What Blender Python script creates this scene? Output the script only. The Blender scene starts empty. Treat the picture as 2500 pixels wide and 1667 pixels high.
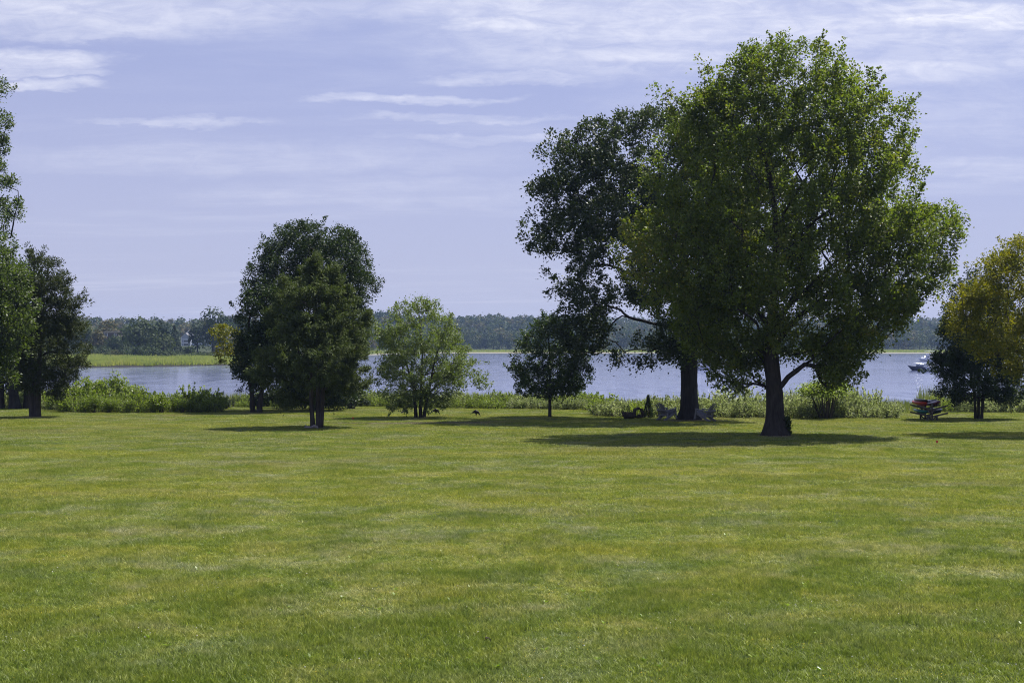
import bpy, bmesh, math, random
import numpy as np
from mathutils import Vector, Matrix, noise as mnoise

sc = bpy.context.scene
R = math.radians
# ---------------------------------------------------------------- camera
F = 3472.0                    # focal length in photo pixels (2500 wide = 50 mm lens)
HORIZON = 843.0
CAMZ = 4.0
SLOPE = 0.008                 # lawn falls gently towards the water
WATER = -2.0
cam_d = bpy.data.cameras.new('camera')
cam_d.lens = 36.0 * F / 2500.0
cam_d.sensor_width = 36.0
cam_d.clip_start = 0.5
cam_d.clip_end = 9000
cam = bpy.data.objects.new('camera', cam_d)
cam.location = (0, 0, CAMZ)
cam.rotation_euler = (math.pi/2 + math.atan((HORIZON-833.5)/F), 0, 0)
sc.collection.objects.link(cam)
sc.camera = cam

# ---------------------------------------------------------------- sky, sun, exposure
SUN_VEC = Vector((0.43, 0.30, 1.0)).normalized()     # towards the sun: high, to the right, beyond the trees
SUN_EL = math.asin(SUN_VEC.z)
SUN_AZ = math.atan2(SUN_VEC.x, SUN_VEC.y)
world = bpy.data.worlds.new('World')
sc.world = world
world.use_nodes = True
wt = world.node_tree
wt.nodes.clear()

def N(t, typ, **kw):
    n = t.nodes.new(typ)
    for k, v in kw.items():
        if k.startswith('i_'):
            key = k[2:]
            key = int(key) if key.isdigit() else key.replace('_', ' ')
            n.inputs[key].default_value = v
        else:
            setattr(n, k, v)
    return n

def math_node(t, op, a, b=None, c=None, clamp=False):
    n = t.nodes.new('ShaderNodeMath'); n.operation = op; n.use_clamp = clamp
    for i, x in enumerate((a, b, c)):
        if x is None: continue
        if isinstance(x, (int, float)): n.inputs[i].default_value = x
        else: t.links.new(x, n.inputs[i])
    return n.outputs[0]

def build_world(t):
    L = t.links.new
    out = N(t, 'ShaderNodeOutputWorld'); bg = N(t, 'ShaderNodeBackground')
    sky = N(t, 'ShaderNodeTexSky', sky_type='NISHITA', sun_disc=False, sun_elevation=SUN_EL, sun_rotation=SUN_AZ)
    sky.altitude = 10; sky.air_density = 1.0; sky.dust_density = 0.6; sky.ozone_density = 3.0
    tint = N(t, 'ShaderNodeMix', data_type='RGBA', blend_type='MULTIPLY')
    tint.inputs[0].default_value = 1.0
    L(sky.outputs[0], tint.inputs[6]); tint.inputs[7].default_value = (0.27, 0.46, 0.86, 1)
    tc = N(t, 'ShaderNodeTexCoord')
    sep = N(t, 'ShaderNodeSeparateXYZ'); L(tc.outputs['Generated'], sep.inputs[0])
    X, Y, Z = sep.outputs
    # the cloud layer as a high flat sheet seen in perspective
    zc = math_node(t, 'ADD', math_node(t, 'MAXIMUM', Z, 0.0), 0.07)
    px = math_node(t, 'DIVIDE', X, zc); py = math_node(t, 'DIVIDE', Y, zc)
    comb = N(t, 'ShaderNodeCombineXYZ'); L(px, comb.inputs[0]); L(py, comb.inputs[1])
    mp = N(t, 'ShaderNodeMapping'); L(comb.outputs[0], mp.inputs[0])
    mp.inputs['Scale'].default_value = (0.42, 1.05, 1); mp.inputs['Rotation'].default_value = (0, 0, R(8))
    mp.inputs['Location'].default_value = (3.1, 1.7, 0)
    n1 = N(t, 'ShaderNodeTexNoise', i_Scale=1.1, i_Detail=6.0, i_Roughness=0.58, i_Distortion=0.5); L(mp.outputs[0], n1.inputs[0])
    n2 = N(t, 'ShaderNodeTexNoise', i_Scale=3.4, i_Detail=6.0, i_Roughness=0.62, i_Distortion=0.3); L(mp.outputs[0], n2.inputs[0])
    n3 = N(t, 'ShaderNodeTexNoise', i_Scale=0.55, i_Detail=3.0, i_Roughness=0.5); L(mp.outputs[0], n3.inputs[0])
    def ramp(v, a, b):
        m = N(t, 'ShaderNodeMapRange', interpolation_type='SMOOTHSTEP', clamp=True)
        L(v, m.inputs[0]); m.inputs[1].default_value = a; m.inputs[2].default_value = b
        return m.outputs[0]
    wisps = math_node(t, 'MULTIPLY', ramp(n1.outputs[0], 0.46, 0.78), ramp(n2.outputs[0], 0.32, 0.66))
    high = ramp(Z, 0.185, 0.27)                     # a milky sheet higher up
    veil = math_node(t, 'MULTIPLY', high, ramp(n3.outputs[0], 0.28, 0.62))
    # single clouds, each at its own bearing and height in the sky
    ys = math_node(t, 'MAXIMUM', Y, 0.02)
    U = math_node(t, 'DIVIDE', X, ys); E = math_node(t, 'DIVIDE', Z, ys)
    wn = N(t, 'ShaderNodeTexNoise', i_Scale=20.0, i_Detail=4.0, i_Roughness=0.6)
    uv = N(t, 'ShaderNodeCombineXYZ'); L(U, uv.inputs[0]); L(math_node(t, 'MULTIPLY', E, 3.0), uv.inputs[1])
    L(uv.outputs[0], wn.inputs[0])
    ws = N(t, 'ShaderNodeSeparateColor'); L(wn.outputs[1], ws.inputs[0])
    U2 = math_node(t, 'ADD', U, math_node(t, 'MULTIPLY', math_node(t, 'SUBTRACT', ws.outputs[0], 0.5), 0.10))
    E2 = math_node(t, 'ADD', E, math_node(t, 'MULTIPLY', math_node(t, 'SUBTRACT', ws.outputs[1], 0.5), 0.022))
    tot = None
    for (cx, cy, rx, ry, s) in ((90, 150, 170, 24, .8), (70, 178, 150, 10, .5), (80, 208, 150, 14, .65), (235, 140, 40, 8, .4), (190, 92, 170, 14, .4), (250, 30, 560, 60, .45),
                                (1265, 60, 140, 20, .65), (1310, 190, 230, 17, .5), (1010, 240, 210, 12, .45),
                                (1260, 342, 260, 12, .28), (410, 298, 170, 10, .32), (2400, 50, 240, 34, 1.0), (2230, 22, 160, 22, .8),
                                (1950, 90, 760, 110, .6), (1400, 12, 700, 45, .55), (2420, 410, 190, 26, .25),
                                (620, 390, 560, 36, .22), (1000, 470, 460, 30, .16), (1180, 290, 260, 9, .25), (2080, 250, 500, 120, .25)):
        du = math_node(t, 'MULTIPLY', math_node(t, 'SUBTRACT', U2, (cx-1250)/F), F/rx)
        de = math_node(t, 'MULTIPLY', math_node(t, 'SUBTRACT', E2, (HORIZON-cy)/F), F/ry)
        d2 = math_node(t, 'ADD', math_node(t, 'MULTIPLY', du, du), math_node(t, 'MULTIPLY', de, de))
        m = N(t, 'ShaderNodeMapRange', interpolation_type='SMOOTHSTEP', clamp=True)
        L(d2, m.inputs[0]); m.inputs[1].default_value = 2.2; m.inputs[2].default_value = 0.0
        m.inputs[4].default_value = s
        tot = m.outputs[0] if tot is None else math_node(t, 'MAXIMUM', tot, m.outputs[0])
    tot = math_node(t, 'MULTIPLY', tot, ramp(Y, 0.05, 0.2))
    tot = math_node(t, 'MULTIPLY', tot, math_node(t, 'ADD', math_node(t, 'MULTIPLY', ramp(n2.outputs[0], 0.3, 0.7), 0.6), 0.45))
    n4 = N(t, 'ShaderNodeTexNoise', i_Scale=34.0, i_Detail=6.0, i_Roughness=0.65, i_Distortion=0.6); L(uv.outputs[0], n4.inputs[0])
    tot = math_node(t, 'MULTIPLY', tot, math_node(t, 'ADD', math_node(t, 'MULTIPLY', ramp(n4.outputs[0], 0.30, 0.68), 0.6), 0.55))
    cl = math_node(t, 'ADD', math_node(t, 'MULTIPLY', wisps, math_node(t, 'ADD', math_node(t, 'MULTIPLY', high, 0.34), 0.22)), math_node(t, 'MULTIPLY', veil, 0.18))
    cl = math_node(t, 'ADD', cl, tot, clamp=True)
    # thin high haze, thickest towards the horizon all the way round
    hz = N(t, 'ShaderNodeMix', data_type='RGBA')
    L(math_node(t, 'ADD', math_node(t, 'MULTIPLY', math_node(t, 'SUBTRACT', 1.0, ramp(Z, -0.02, 0.55)), 0.72), 0.12), hz.inputs[0])
    L(tint.outputs[2], hz.inputs[6]); hz.inputs[7].default_value = (4.3, 4.25, 5.55, 1)
    mix = N(t, 'ShaderNodeMix', data_type='RGBA'); L(math_node(t, 'MULTIPLY', cl, 0.97), mix.inputs[0]); L(hz.outputs[2], mix.inputs[6])
    mix.inputs[7].default_value = (7.3, 7.35, 8.0, 1)
    L(mix.outputs[2], bg.inputs[0]); bg.inputs[1].default_value = 0.085
    L(bg.outputs[0], out.inputs[0])
build_world(wt)

sun_d = bpy.data.lights.new('sun', 'SUN')
sun_d.energy = 5.0; sun_d.angle = R(0.53); sun_d.color = (1.0, 0.955, 0.88)
sun = bpy.data.objects.new('sun', sun_d)
sun.rotation_euler = SUN_VEC.to_track_quat('Z', 'Y').to_euler()
sun.location = (40, 30, 90)
sc.collection.objects.link(sun)
vs = sc.view_settings
vs.view_transform = 'Standard'; vs.look = 'None'; vs.gamma = 1.0; vs.use_curve_mapping = False
vs.exposure = 0.68
sc.render.engine = 'CYCLES'
cy = sc.cycles
cy.max_bounces = 5; cy.diffuse_bounces = 3; cy.glossy_bounces = 2; cy.transmission_bounces = 3; cy.transparent_max_bounces = 4; cy.volume_bounces = 0
cy.use_denoising = True; cy.denoising_prefilter = 'NONE'; cy.denoising_quality = 'HIGH'
cy.pixel_filter_type = 'BLACKMAN_HARRIS'; cy.filter_width = 1.05

# ---------------------------------------------------------------- scene helpers
def link(o, parent=None):
    sc.collection.objects.link(o)
    if parent is not None: o.parent = parent
    return o
def tag(o, label=None, cat=None, group=None, kind=None):
    if label: o['label'] = label
    if cat: o['category'] = cat
    if group: o['group'] = group
    if kind: o['kind'] = kind
    return o
def empty(name, loc=(0, 0, 0), rz=0.0):
    o = bpy.data.objects.new(name, None); o.empty_display_size = 0.2
    o.location = loc; o.rotation_euler = (0, 0, rz)
    return link(o)
def mesh_np(name, verts, faces, mat=None, v=None, smooth=False):
    """faces: (n,3) or (n,4) array, or a list of such arrays"""
    me = bpy.data.meshes.new(name)
    if not isinstance(faces, (list, tuple)): faces = [faces]
    faces = [np.asarray(f, dtype=np.int32) for f in faces if len(f)]
    tot = np.concatenate([np.full(len(f), f.shape[1], dtype=np.int32) for f in faces])
    idx = np.concatenate([f.ravel() for f in faces])
    me.vertices.add(len(verts)); me.vertices.foreach_set('co', np.asarray(verts, dtype=np.float32).ravel())
    me.loops.add(len(idx)); me.loops.foreach_set('vertex_index', idx)
    me.polygons.add(len(tot))
    st = np.concatenate(([0], np.cumsum(tot)[:-1])).astype(np.int32)
    me.polygons.foreach_set('loop_start', st); me.polygons.foreach_set('loop_total', tot)
    if smooth: me.polygons.foreach_set('use_smooth', np.ones(len(tot), dtype=bool))
    if v is not None:
        a = me.attributes.new('v', 'FLOAT', 'FACE'); a.data.foreach_set('value', np.asarray(v, dtype=np.float32))
    me.update(calc_edges=True)
    if mat is not None: me.materials.append(mat)
    return me
def mobj(name, me, parent=None, loc=None):
    o = bpy.data.objects.new(name, me)
    if loc is not None: o.location = loc
    return link(o, parent)
class MB:
    """collects boxes, tubes and lofts; build() links them as one mesh object"""
    def __init__(s): s.bm = bmesh.new()
    def box(s, c, size, rot=None, bevel=0.0):
        r = bmesh.ops.create_cube(s.bm, size=1.0)
        M = Matrix.Translation(Vector(c)) @ (rot.to_4x4() if rot is not None else Matrix()) @ Matrix.Diagonal((*size, 1))
        bmesh.ops.transform(s.bm, matrix=M, verts=r['verts'])
        if bevel:
            es = list({e for v in r['verts'] for e in v.link_edges})
            bmesh.ops.bevel(s.bm, geom=es, offset=bevel, segments=1, affect='EDGES')
        return s
    def beam(s, a, b, w, h, up=(0, 0, 1), bevel=0.0):
        a = Vector(a); b = Vector(b); d = (b-a); L = d.length; d.normalize()
        u = Vector(up); x = u.cross(d)
        if x.length < 1e-4: x = Vector((1, 0, 0)).cross(d)
        x.normalize(); z = d.cross(x)
        m = Matrix((x, d, z)).transposed()
        return s.box((a+b)/2, (w, L, h), m, bevel)
    def tube(s, pts, rad, n=8, cap=True):
        pts = [Vector(p) for p in pts]
        rad = rad if hasattr(rad, '__len__') else [rad]*len(pts)
        rings = []
        for i, p in enumerate(pts):
            t = (pts[min(i+1, len(pts)-1)] - pts[max(i-1, 0)]).normalized()
            x = t.cross(Vector((0.13, 0.31, 0.94)));
            if x.length < 1e-3: x = t.cross(Vector((1, 0, 0)))
            x.normalize(); y = t.cross(x)
            rings.append([s.bm.verts.new(p + (x*math.cos(2*math.pi*k/n) + y*math.sin(2*math.pi*k/n))*rad[i]) for k in range(n)])
        for a, b in zip(rings, rings[1:]):
            for k in range(n): s.bm.faces.new((a[k], a[(k+1) % n], b[(k+1) % n], b[k]))
        if cap:
            s.bm.faces.new(rings[0][::-1]); s.bm.faces.new(rings[-1])
        return s
    def loft(s, rings, close=True, cap=True):
        vr = [[s.bm.verts.new(p) for p in r] for r in rings]
        n = len(vr[0])
        for a, b in zip(vr, vr[1:]):
            for k in range(n if close else n-1): s.bm.faces.new((a[k], a[(k+1) % n], b[(k+1) % n], b[k]))
        if cap:
            s.bm.faces.new(vr[0][::-1]); s.bm.faces.new(vr[-1])
        return s
    def poly(s, pts):
        s.bm.faces.new([s.bm.verts.new(p) for p in pts]); return s
    def prism(s, pts, off):
        off = Vector(off); a = [s.bm.verts.new(p) for p in pts]; b = [s.bm.verts.new(Vector(p)+off) for p in pts]
        n = len(a); s.bm.faces.new(a[::-1]); s.bm.faces.new(b)
        for k in range(n): s.bm.faces.new((a[k], a[(k+1) % n], b[(k+1) % n], b[k]))
        return s
    def build(s, name, mat, parent=None, smooth=False, loc=None):
        bmesh.ops.recalc_face_normals(s.bm, faces=s.bm.faces)
        me = bpy.data.meshes.new(name); s.bm.to_mesh(me); s.bm.free()
        if smooth:
            for p in me.polygons: p.use_smooth = True
        me.materials.append(mat)
        return mobj(name, me, parent, loc)

def copy_tree(o, parent=None):
    c = o.copy(); link(c); c.parent = parent
    for ch in [x for x in bpy.data.objects if x.parent == o]: copy_tree(ch, c)
    return c

# ---------------------------------------------------------------- materials
def new_mat(name):
    m = bpy.data.materials.new(name); m.use_nodes = True
    t = m.node_tree; t.nodes.clear()
    out = t.nodes.new('ShaderNodeOutputMaterial')
    return m, t, out
def ramp_node(t, fac, stops, interp='LINEAR'):
    r = t.nodes.new('ShaderNodeValToRGB'); r.color_ramp.interpolation = interp
    el = r.color_ramp.elements
    while len(el) < len(stops): el.new(0.5)
    for e, (p, c) in zip(el, stops): e.position = p; e.color = (*c, 1)
    t.links.new(fac, r.inputs[0])
    return r.outputs[0]
def pos_noise(t, scale, detail=4.0, rough=0.55, coord='Position', stretch=None, dist=0.0):
    if coord == 'Position': src = N(t, 'ShaderNodeNewGeometry').outputs['Position']
    else: src = N(t, 'ShaderNodeTexCoord').outputs['Object']
    if stretch:
        mp = N(t, 'ShaderNodeMapping'); mp.inputs['Scale'].default_value = stretch
        t.links.new(src, mp.inputs[0]); src = mp.outputs[0]
    n = N(t, 'ShaderNodeTexNoise', i_Scale=scale, i_Detail=detail, i_Roughness=rough, i_Distortion=dist)
    t.links.new(src, n.inputs[0])
    return n.outputs[0]
def plain(name, col, rough=0.6, var=0.25, scale=6.0, metal=0.0, bump=0.0, spec=0.5, stretch=None):
    m, t, out = new_mat(name)
    b = N(t, 'ShaderNodeBsdfPrincipled'); b.inputs['Roughness'].default_value = rough; b.inputs['Metallic'].default_value = metal
    b.inputs['Specular IOR Level'].default_value = spec
    n = pos_noise(t, scale, coord='Object', stretch=stretch)
    c = ramp_node(t, n, [(0.25, tuple(x*(1-var) for x in col)), (0.75, tuple(min(1, x*(1+var)) for x in col))])
    t.links.new(c, b.inputs['Base Color'])
    if bump:
        bp = N(t, 'ShaderNodeBump', i_Strength=bump, i_Distance=0.03); t.links.new(n, bp.inputs['Height']); t.links.new(bp.outputs[0], b.inputs['Normal'])
    t.links.new(b.outputs[0], out.inputs[0])
    return m
def leaf_mat(name, stops, trans=0.38, rough=0.45, spec=0.4, tcol=(1.35, 1.5, 0.45), objvar=0.0):
    """leaf blade: glossy upper skin, light shining through; 'v' is each leaf's own tint"""
    m, t, out = new_mat(name)
    at = N(t, 'ShaderNodeAttribute', attribute_name='v')
    fac = at.outputs['Fac']
    if objvar:
        oi = N(t, 'ShaderNodeObjectInfo')
        fac = math_node(t, 'ADD', fac, math_node(t, 'MULTIPLY', math_node(t, 'SUBTRACT', oi.outputs['Random'], 0.5), objvar))
    c = ramp_node(t, fac, stops)
    b = N(t, 'ShaderNodeBsdfPrincipled', i_Roughness=rough); b.inputs['Specular IOR Level'].default_value = spec
    t.links.new(c, b.inputs['Base Color'])
    tr = N(t, 'ShaderNodeBsdfTranslucent')
    mu = N(t, 'ShaderNodeMix', data_type='RGBA', blend_type='MULTIPLY'); mu.inputs[0].default_value = 1
    t.links.new(c, mu.inputs[6]); mu.inputs[7].default_value = (*tcol, 1)
    t.links.new(mu.outputs[2], tr.inputs[0])
    mx = N(t, 'ShaderNodeMixShader', i_0=trans)
    t.links.new(b.outputs[0], mx.inputs[1]); t.links.new(tr.outputs[0], mx.inputs[2])
    t.links.new(mx.outputs[0], out.inputs[0])
    return m
def bark_mat(name, col, fine=1.0):
    m, t, out = new_mat(name)
    b = N(t, 'ShaderNodeBsdfPrincipled', i_Roughness=0.9); b.inputs['Specular IOR Level'].default_value = 0.2
    n = pos_noise(t, 9.0*fine, 6, 0.65, coord='Object', stretch=(1, 1, 0.16), dist=0.6)
    n2 = pos_noise(t, 1.1, 3, 0.5, coord='Object')
    mixn = math_node(t, 'ADD', math_node(t, 'MULTIPLY', n, 0.7), math_node(t, 'MULTIPLY', n2, 0.3))
    c = ramp_node(t, mixn, [(0.3, tuple(x*0.35 for x in col)), (0.52, col), (0.75, tuple(x*1.7 for x in col))])
    t.links.new(c, b.inputs['Base Color'])
    bp = N(t, 'ShaderNodeBump', i_Strength=0.9, i_Distance=0.05); t.links.new(n, bp.inputs['Height']); t.links.new(bp.outputs[0], b.inputs['Normal'])
    t.links.new(b.outputs[0], out.inputs[0])
    return m

def turf_colour(t):
    """patchy colour of an unfertilised lawn: bright clover, deep fescue, grey-green bent, straw"""
    big = pos_noise(t, 0.42, 5, 0.62, dist=0.6)
    med = pos_noise(t, 0.55, 5, 0.62, dist=0.8)
    sml = pos_noise(t, 2.3, 4, 0.6)
    streak = pos_noise(t, 0.10, 4, 0.6, stretch=(0.35, 1.6, 1))
    base = ramp_node(t, med, [(0.30, (0.078, 0.118, 0.009)), (0.44, (0.116, 0.156, 0.016)), (0.57, (0.156, 0.182, 0.026)), (0.72, (0.182, 0.193, 0.048))])
    grey = math_node(t, 'MULTIPLY', ramp_out(t, big, 0.44, 0.70), ramp_out(t, sml, 0.28, 0.68))
    mx = N(t, 'ShaderNodeMix', data_type='RGBA'); t.links.new(math_node(t, 'MULTIPLY', grey, 0.75), mx.inputs[0])
    t.links.new(base, mx.inputs[6]); mx.inputs[7].default_value = (0.205, 0.215, 0.125, 1)
    yel = math_node(t, 'MULTIPLY', ramp_out(t, streak, 0.42, 0.72), ramp_out(t, sml, 0.25, 0.75))
    my = N(t, 'ShaderNodeMix', data_type='RGBA'); t.links.new(math_node(t, 'MULTIPLY', yel, 0.7), my.inputs[0])
    t.links.new(mx.outputs[2], my.inputs[6]); my.inputs[7].default_value = (0.225, 0.225, 0.016, 1)
    # worn, straw-coloured places
    dry = pos_noise(t, 0.085, 4, 0.6, stretch=(0.7, 1.5, 1), dist=0.5)
    md = N(t, 'ShaderNodeMix', data_type='RGBA'); t.links.new(math_node(t, 'MULTIPLY', ramp_out(t, dry, 0.52, 0.76), 0.5), md.inputs[0])
    t.links.new(my.outputs[2], md.inputs[6]); md.inputs[7].default_value = (0.180, 0.165, 0.060, 1)
    # lusher, deeper green growth at the near end of the lawn
    yy_ = N(t, 'ShaderNodeSeparateXYZ'); t.links.new(N(t, 'ShaderNodeNewGeometry').outputs['Position'], yy_.inputs[0])
    lush = math_node(t, 'SUBTRACT', 1.0, ramp_out(t, math_node(t, 'ADD', yy_.outputs[1], math_node(t, 'MULTIPLY', math_node(t, 'SUBTRACT', med, 0.5), 34.0)), 17.0, 31.0))
    ml_ = N(t, 'ShaderNodeMix', data_type='RGBA'); t.links.new(math_node(t, 'MULTIPLY', lush, 0.6), ml_.inputs[0]); t.links.new(md.outputs[2], ml_.inputs[6]); ml_.inputs[7].default_value = (0.082, 0.122, 0.012, 1)
    md = ml_
    # bare earth worn round the trunks and a faint trodden path
    geo = N(t, 'ShaderNodeNewGeometry').outputs['Position']
    wn_ = pos_noise(t, 1.3, 4, 0.6)
    wear = None
    for (a_, b_, rx, ry, k_) in ((1893, 1064, 1.15, 1.5, .75), (1690, 1027, 2.6, 1.6, .8), (773, 1044, .9, 1.1, .6), (624, 1009, 1.3, 1.2, .6), (85, 1019, 1.0, 1.2, .6), (1000, 1033.5, 6.5, 1.1, .75), (1180, 1031, 3.5, .9, .6), (1026, 1021, .6, .7, .5)):
        d_ = CAMZ*F/(b_-HORIZON-SLOPE*F); x_ = (a_-1250)/F*d_
        sb = N(t, 'ShaderNodeVectorMath', operation='SUBTRACT'); t.links.new(geo, sb.inputs[0]); sb.inputs[1].default_value = (x_, d_, 0)
        ml = N(t, 'ShaderNodeVectorMath', operation='MULTIPLY'); t.links.new(sb.outputs[0], ml.inputs[0]); ml.inputs[1].default_value = (1/rx, 1/ry, 0)
        ln_ = N(t, 'ShaderNodeVectorMath', operation='LENGTH'); t.links.new(ml.outputs[0], ln_.inputs[0])
        q = math_node(t, 'ADD', ln_.outputs['Value'], math_node(t, 'MULTIPLY', math_node(t, 'SUBTRACT', wn_, 0.5), 1.4))
        w_ = math_node(t, 'MULTIPLY', math_node(t, 'SUBTRACT', 1.0, ramp_out(t, q, 0.45, 1.15)), k_)
        wear = w_ if wear is None else math_node(t, 'MAXIMUM', wear, w_)
    me_ = N(t, 'ShaderNodeMix', data_type='RGBA'); t.links.new(wear, me_.inputs[0]); t.links.new(md.outputs[2], me_.inputs[6]); me_.inputs[7].default_value = (0.150, 0.125, 0.080, 1)
    md = me_
    # tufts a hand wide
    tf = pos_noise(t, 7.5, 3, 0.65); tf2 = pos_noise(t, 21.0, 2, 0.6)
    tm = N(t, 'ShaderNodeMix', data_type='RGBA', blend_type='MULTIPLY'); tm.inputs[0].default_value = 1
    t.links.new(md.outputs[2], tm.inputs[6])
    t.links.new(ramp_node(t, math_node(t, 'ADD', math_node(t, 'MULTIPLY', tf, 0.6), math_node(t, 'MULTIPLY', tf2, 0.4)), [(0.34, (0.42, 0.52, 0.36)), (0.5, (1.0, 1.0, 1.0)), (0.66, (1.8, 1.6, 1.8))]), tm.inputs[7])
    return tm.outputs[2]
def ramp_out(t, v, a, b):
    m = N(t, 'ShaderNodeMapRange', interpolation_type='SMOOTHSTEP', clamp=True)
    t.links.new(v, m.inputs[0]); m.inputs[1].default_value = a; m.inputs[2].default_value = b
    return m.outputs[0]
def make_lawn_mat():
    m, t, out = new_mat('turf')
    b = N(t, 'ShaderNodeBsdfPrincipled', i_Roughness=0.85); b.inputs['Specular IOR Level'].default_value = 0.15
    c = turf_colour(t)
    fine = pos_noise(t, 14.0, 4, 0.7)
    mu = N(t, 'ShaderNodeMix', data_type='RGBA', blend_type='MULTIPLY'); mu.inputs[0].default_value = 1
    t.links.new(c, mu.inputs[6]); t.links.new(ramp_node(t, fine, [(0.3, (0.24, 0.27, 0.22)), (0.7, (0.55, 0.56, 0.50))]), mu.inputs[7])
    t.links.new(mu.outputs[2], b.inputs['Base Color'])
    bp = N(t, 'ShaderNodeBump', i_Strength=0.6, i_Distance=0.04); t.links.new(fine, bp.inputs['Height']); t.links.new(bp.outputs[0], b.inputs['Normal'])
    t.links.new(b.outputs[0], out.inputs[0])
    return m
def make_blade_mat():
    m, t, out = new_mat('grass_blade')
    c = turf_colour(t)
    at = N(t, 'ShaderNodeAttribute', attribute_name='v')
    mu = N(t, 'ShaderNodeMix', data_type='RGBA', blend_type='MULTIPLY'); mu.inputs[0].default_value = 1
    t.links.new(c, mu.inputs[6])
    t.links.new(ramp_node(t, at.outputs['Fac'], [(0.0, (1.25, 1.27, 1.25)), (0.5, (1.95, 1.85, 2.1)), (0.9, (2.5, 2.3, 3.0)), (1.0, (3.2, 2.8, 4.8))]), mu.inputs[7])
    b = N(t, 'ShaderNodeBsdfPrincipled', i_Roughness=0.5); b.inputs['Specular IOR Level'].default_value = 0.35
    t.links.new(mu.outputs[2], b.inputs['Base Color'])
    tr = N(t, 'ShaderNodeBsdfTranslucent'); t.links.new(mu.outputs[2], tr.inputs[0])
    mx = N(t, 'ShaderNodeMixShader', i_0=0.45); t.links.new(b.outputs[0], mx.inputs[1]); t.links.new(tr.outputs[0], mx.inputs[2])
    t.links.new(mx.outputs[0], out.inputs[0])
    return m
def make_water_mat():
    m, t, out = new_mat('river_water')
    b = N(t, 'ShaderNodeBsdfPrincipled', i_Roughness=0.10, i_IOR=1.33)
    b.inputs['Base Color'].default_value = (0.09, 0.11, 0.22, 1)
    b.inputs['Specular IOR Level'].default_value = 0.5
    w1 = pos_noise(t, 0.55, 5, 0.6, stretch=(0.55, 1.0, 1), dist=0.3)
    w2 = pos_noise(t, 0.12, 4, 0.6, stretch=(0.35, 1.0, 1))
    h = math_node(t, 'ADD', w1, math_node(t, 'MULTIPLY', w2, 1.6))
    g1 = pos_noise(t, 1.0, 4, 0.62, stretch=(0.42, 0.055, 1), dist=0.5)
    g2 = pos_noise(t, 1.0, 3, 0.6, stretch=(0.05, 0.012, 1))
    gust = math_node(t, 'ADD', math_node(t, 'MULTIPLY', g1, 0.72), math_node(t, 'MULTIPLY', g2, 0.28))
    bp = N(t, 'ShaderNodeBump', i_Distance=0.75); t.links.new(h, bp.inputs['Height'])
    gm = N(t, 'ShaderNodeMapRange', interpolation_type='SMOOTHSTEP', clamp=True); t.links.new(gust, gm.inputs[0])
    gm.inputs[1].default_value = 0.44; gm.inputs[2].default_value = 0.68; gm.inputs[3].default_value = 0.015; gm.inputs[4].default_value = 0.32
    t.links.new(gm.outputs[0], bp.inputs['Strength'])
    t.links.new(bp.outputs[0], b.inputs['Normal'])
    t.links.new(b.outputs[0], out.inputs[0])
    return m
def make_far_land_mat():
    m, t, out = new_mat('far_land')
    b = N(t, 'ShaderNodeBsdfPrincipled', i_Roughness=0.9); b.inputs['Specular IOR Level'].default_value = 0.1
    n = pos_noise(t, 0.035, 5, 0.6, stretch=(0.5, 1, 1))
    c = ramp_node(t, n, [(0.3, (0.060, 0.085, 0.028)), (0.5, (0.110, 0.128, 0.040)), (0.7, (0.17, 0.155, 0.062))])
    pz_ = N(t, 'ShaderNodeSeparateXYZ'); t.links.new(N(t, 'ShaderNodeNewGeometry').outputs['Position'], pz_.inputs[0])
    wf = N(t, 'ShaderNodeMix', data_type='RGBA'); t.links.new(ramp_out(t, pz_.outputs[2], -0.5, 0.6), wf.inputs[0]); t.links.new(c, wf.inputs[6]); wf.inputs[7].default_value = (0.035, 0.045, 0.018, 1)
    c = wf.outputs[2]
    # sand along the waterline
    z = N(t, 'ShaderNodeSeparateXYZ'); t.links.new(N(t, 'ShaderNodeNewGeometry').outputs['Position'], z.inputs[0])
    s = math_node(t, 'MULTIPLY', math_node(t, 'SUBTRACT', 1.0, ramp_out(t, z.outputs[2], WATER+0.35, WATER+0.6)), ramp_out(t, z.outputs[1], 800, 900))
    mx = N(t, 'ShaderNodeMix', data_type='RGBA'); t.links.new(s, mx.inputs[0]); t.links.new(c, mx.inputs[6]); mx.inputs[7].default_value = (0.27, 0.24, 0.21, 1)
    mud = math_node(t, 'MULTIPLY', math_node(t, 'SUBTRACT', 1.0, ramp_out(t, z.outputs[2], WATER+0.35, WATER+0.75)), math_node(t, 'SUBTRACT', 1.0, ramp_out(t, z.outputs[1], 800, 900)))
    mm = N(t, 'ShaderNodeMix', data_type='RGBA'); t.links.new(mud, mm.inputs[0]); t.links.new(mx.outputs[2], mm.inputs[6]); mm.inputs[7].default_value = (0.028, 0.026, 0.022, 1)
    t.links.new(mm.outputs[2], b.inputs['Base Color'])
    t.links.new(b.outputs[0], out.inputs[0])
    return m
M = {}
M['turf'] = make_lawn_mat(); M['blade'] = make_blade_mat(); M['water'] = make_water_mat(); M['far_land'] = make_far_land_mat()
G = lambda *s: [(i/(len(s)-1), c) for i, c in enumerate(s)]
M['maple'] = leaf_mat('maple_leaf', G((0.050, 0.075, 0.012), (0.098, 0.132, 0.022), (0.150, 0.185, 0.038), (0.200, 0.175, 0.040)), 0.48)
M['oak'] = leaf_mat('oak_leaf', G((0.026, 0.042, 0.014), (0.046, 0.066, 0.022), (0.074, 0.092, 0.034)), 0.25, 0.48, 0.4)
M['darkleaf'] = leaf_mat('dark_leaf', G((0.022, 0.038, 0.011), (0.038, 0.060, 0.017), (0.062, 0.086, 0.026)), 0.25, 0.5, 0.28)
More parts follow.
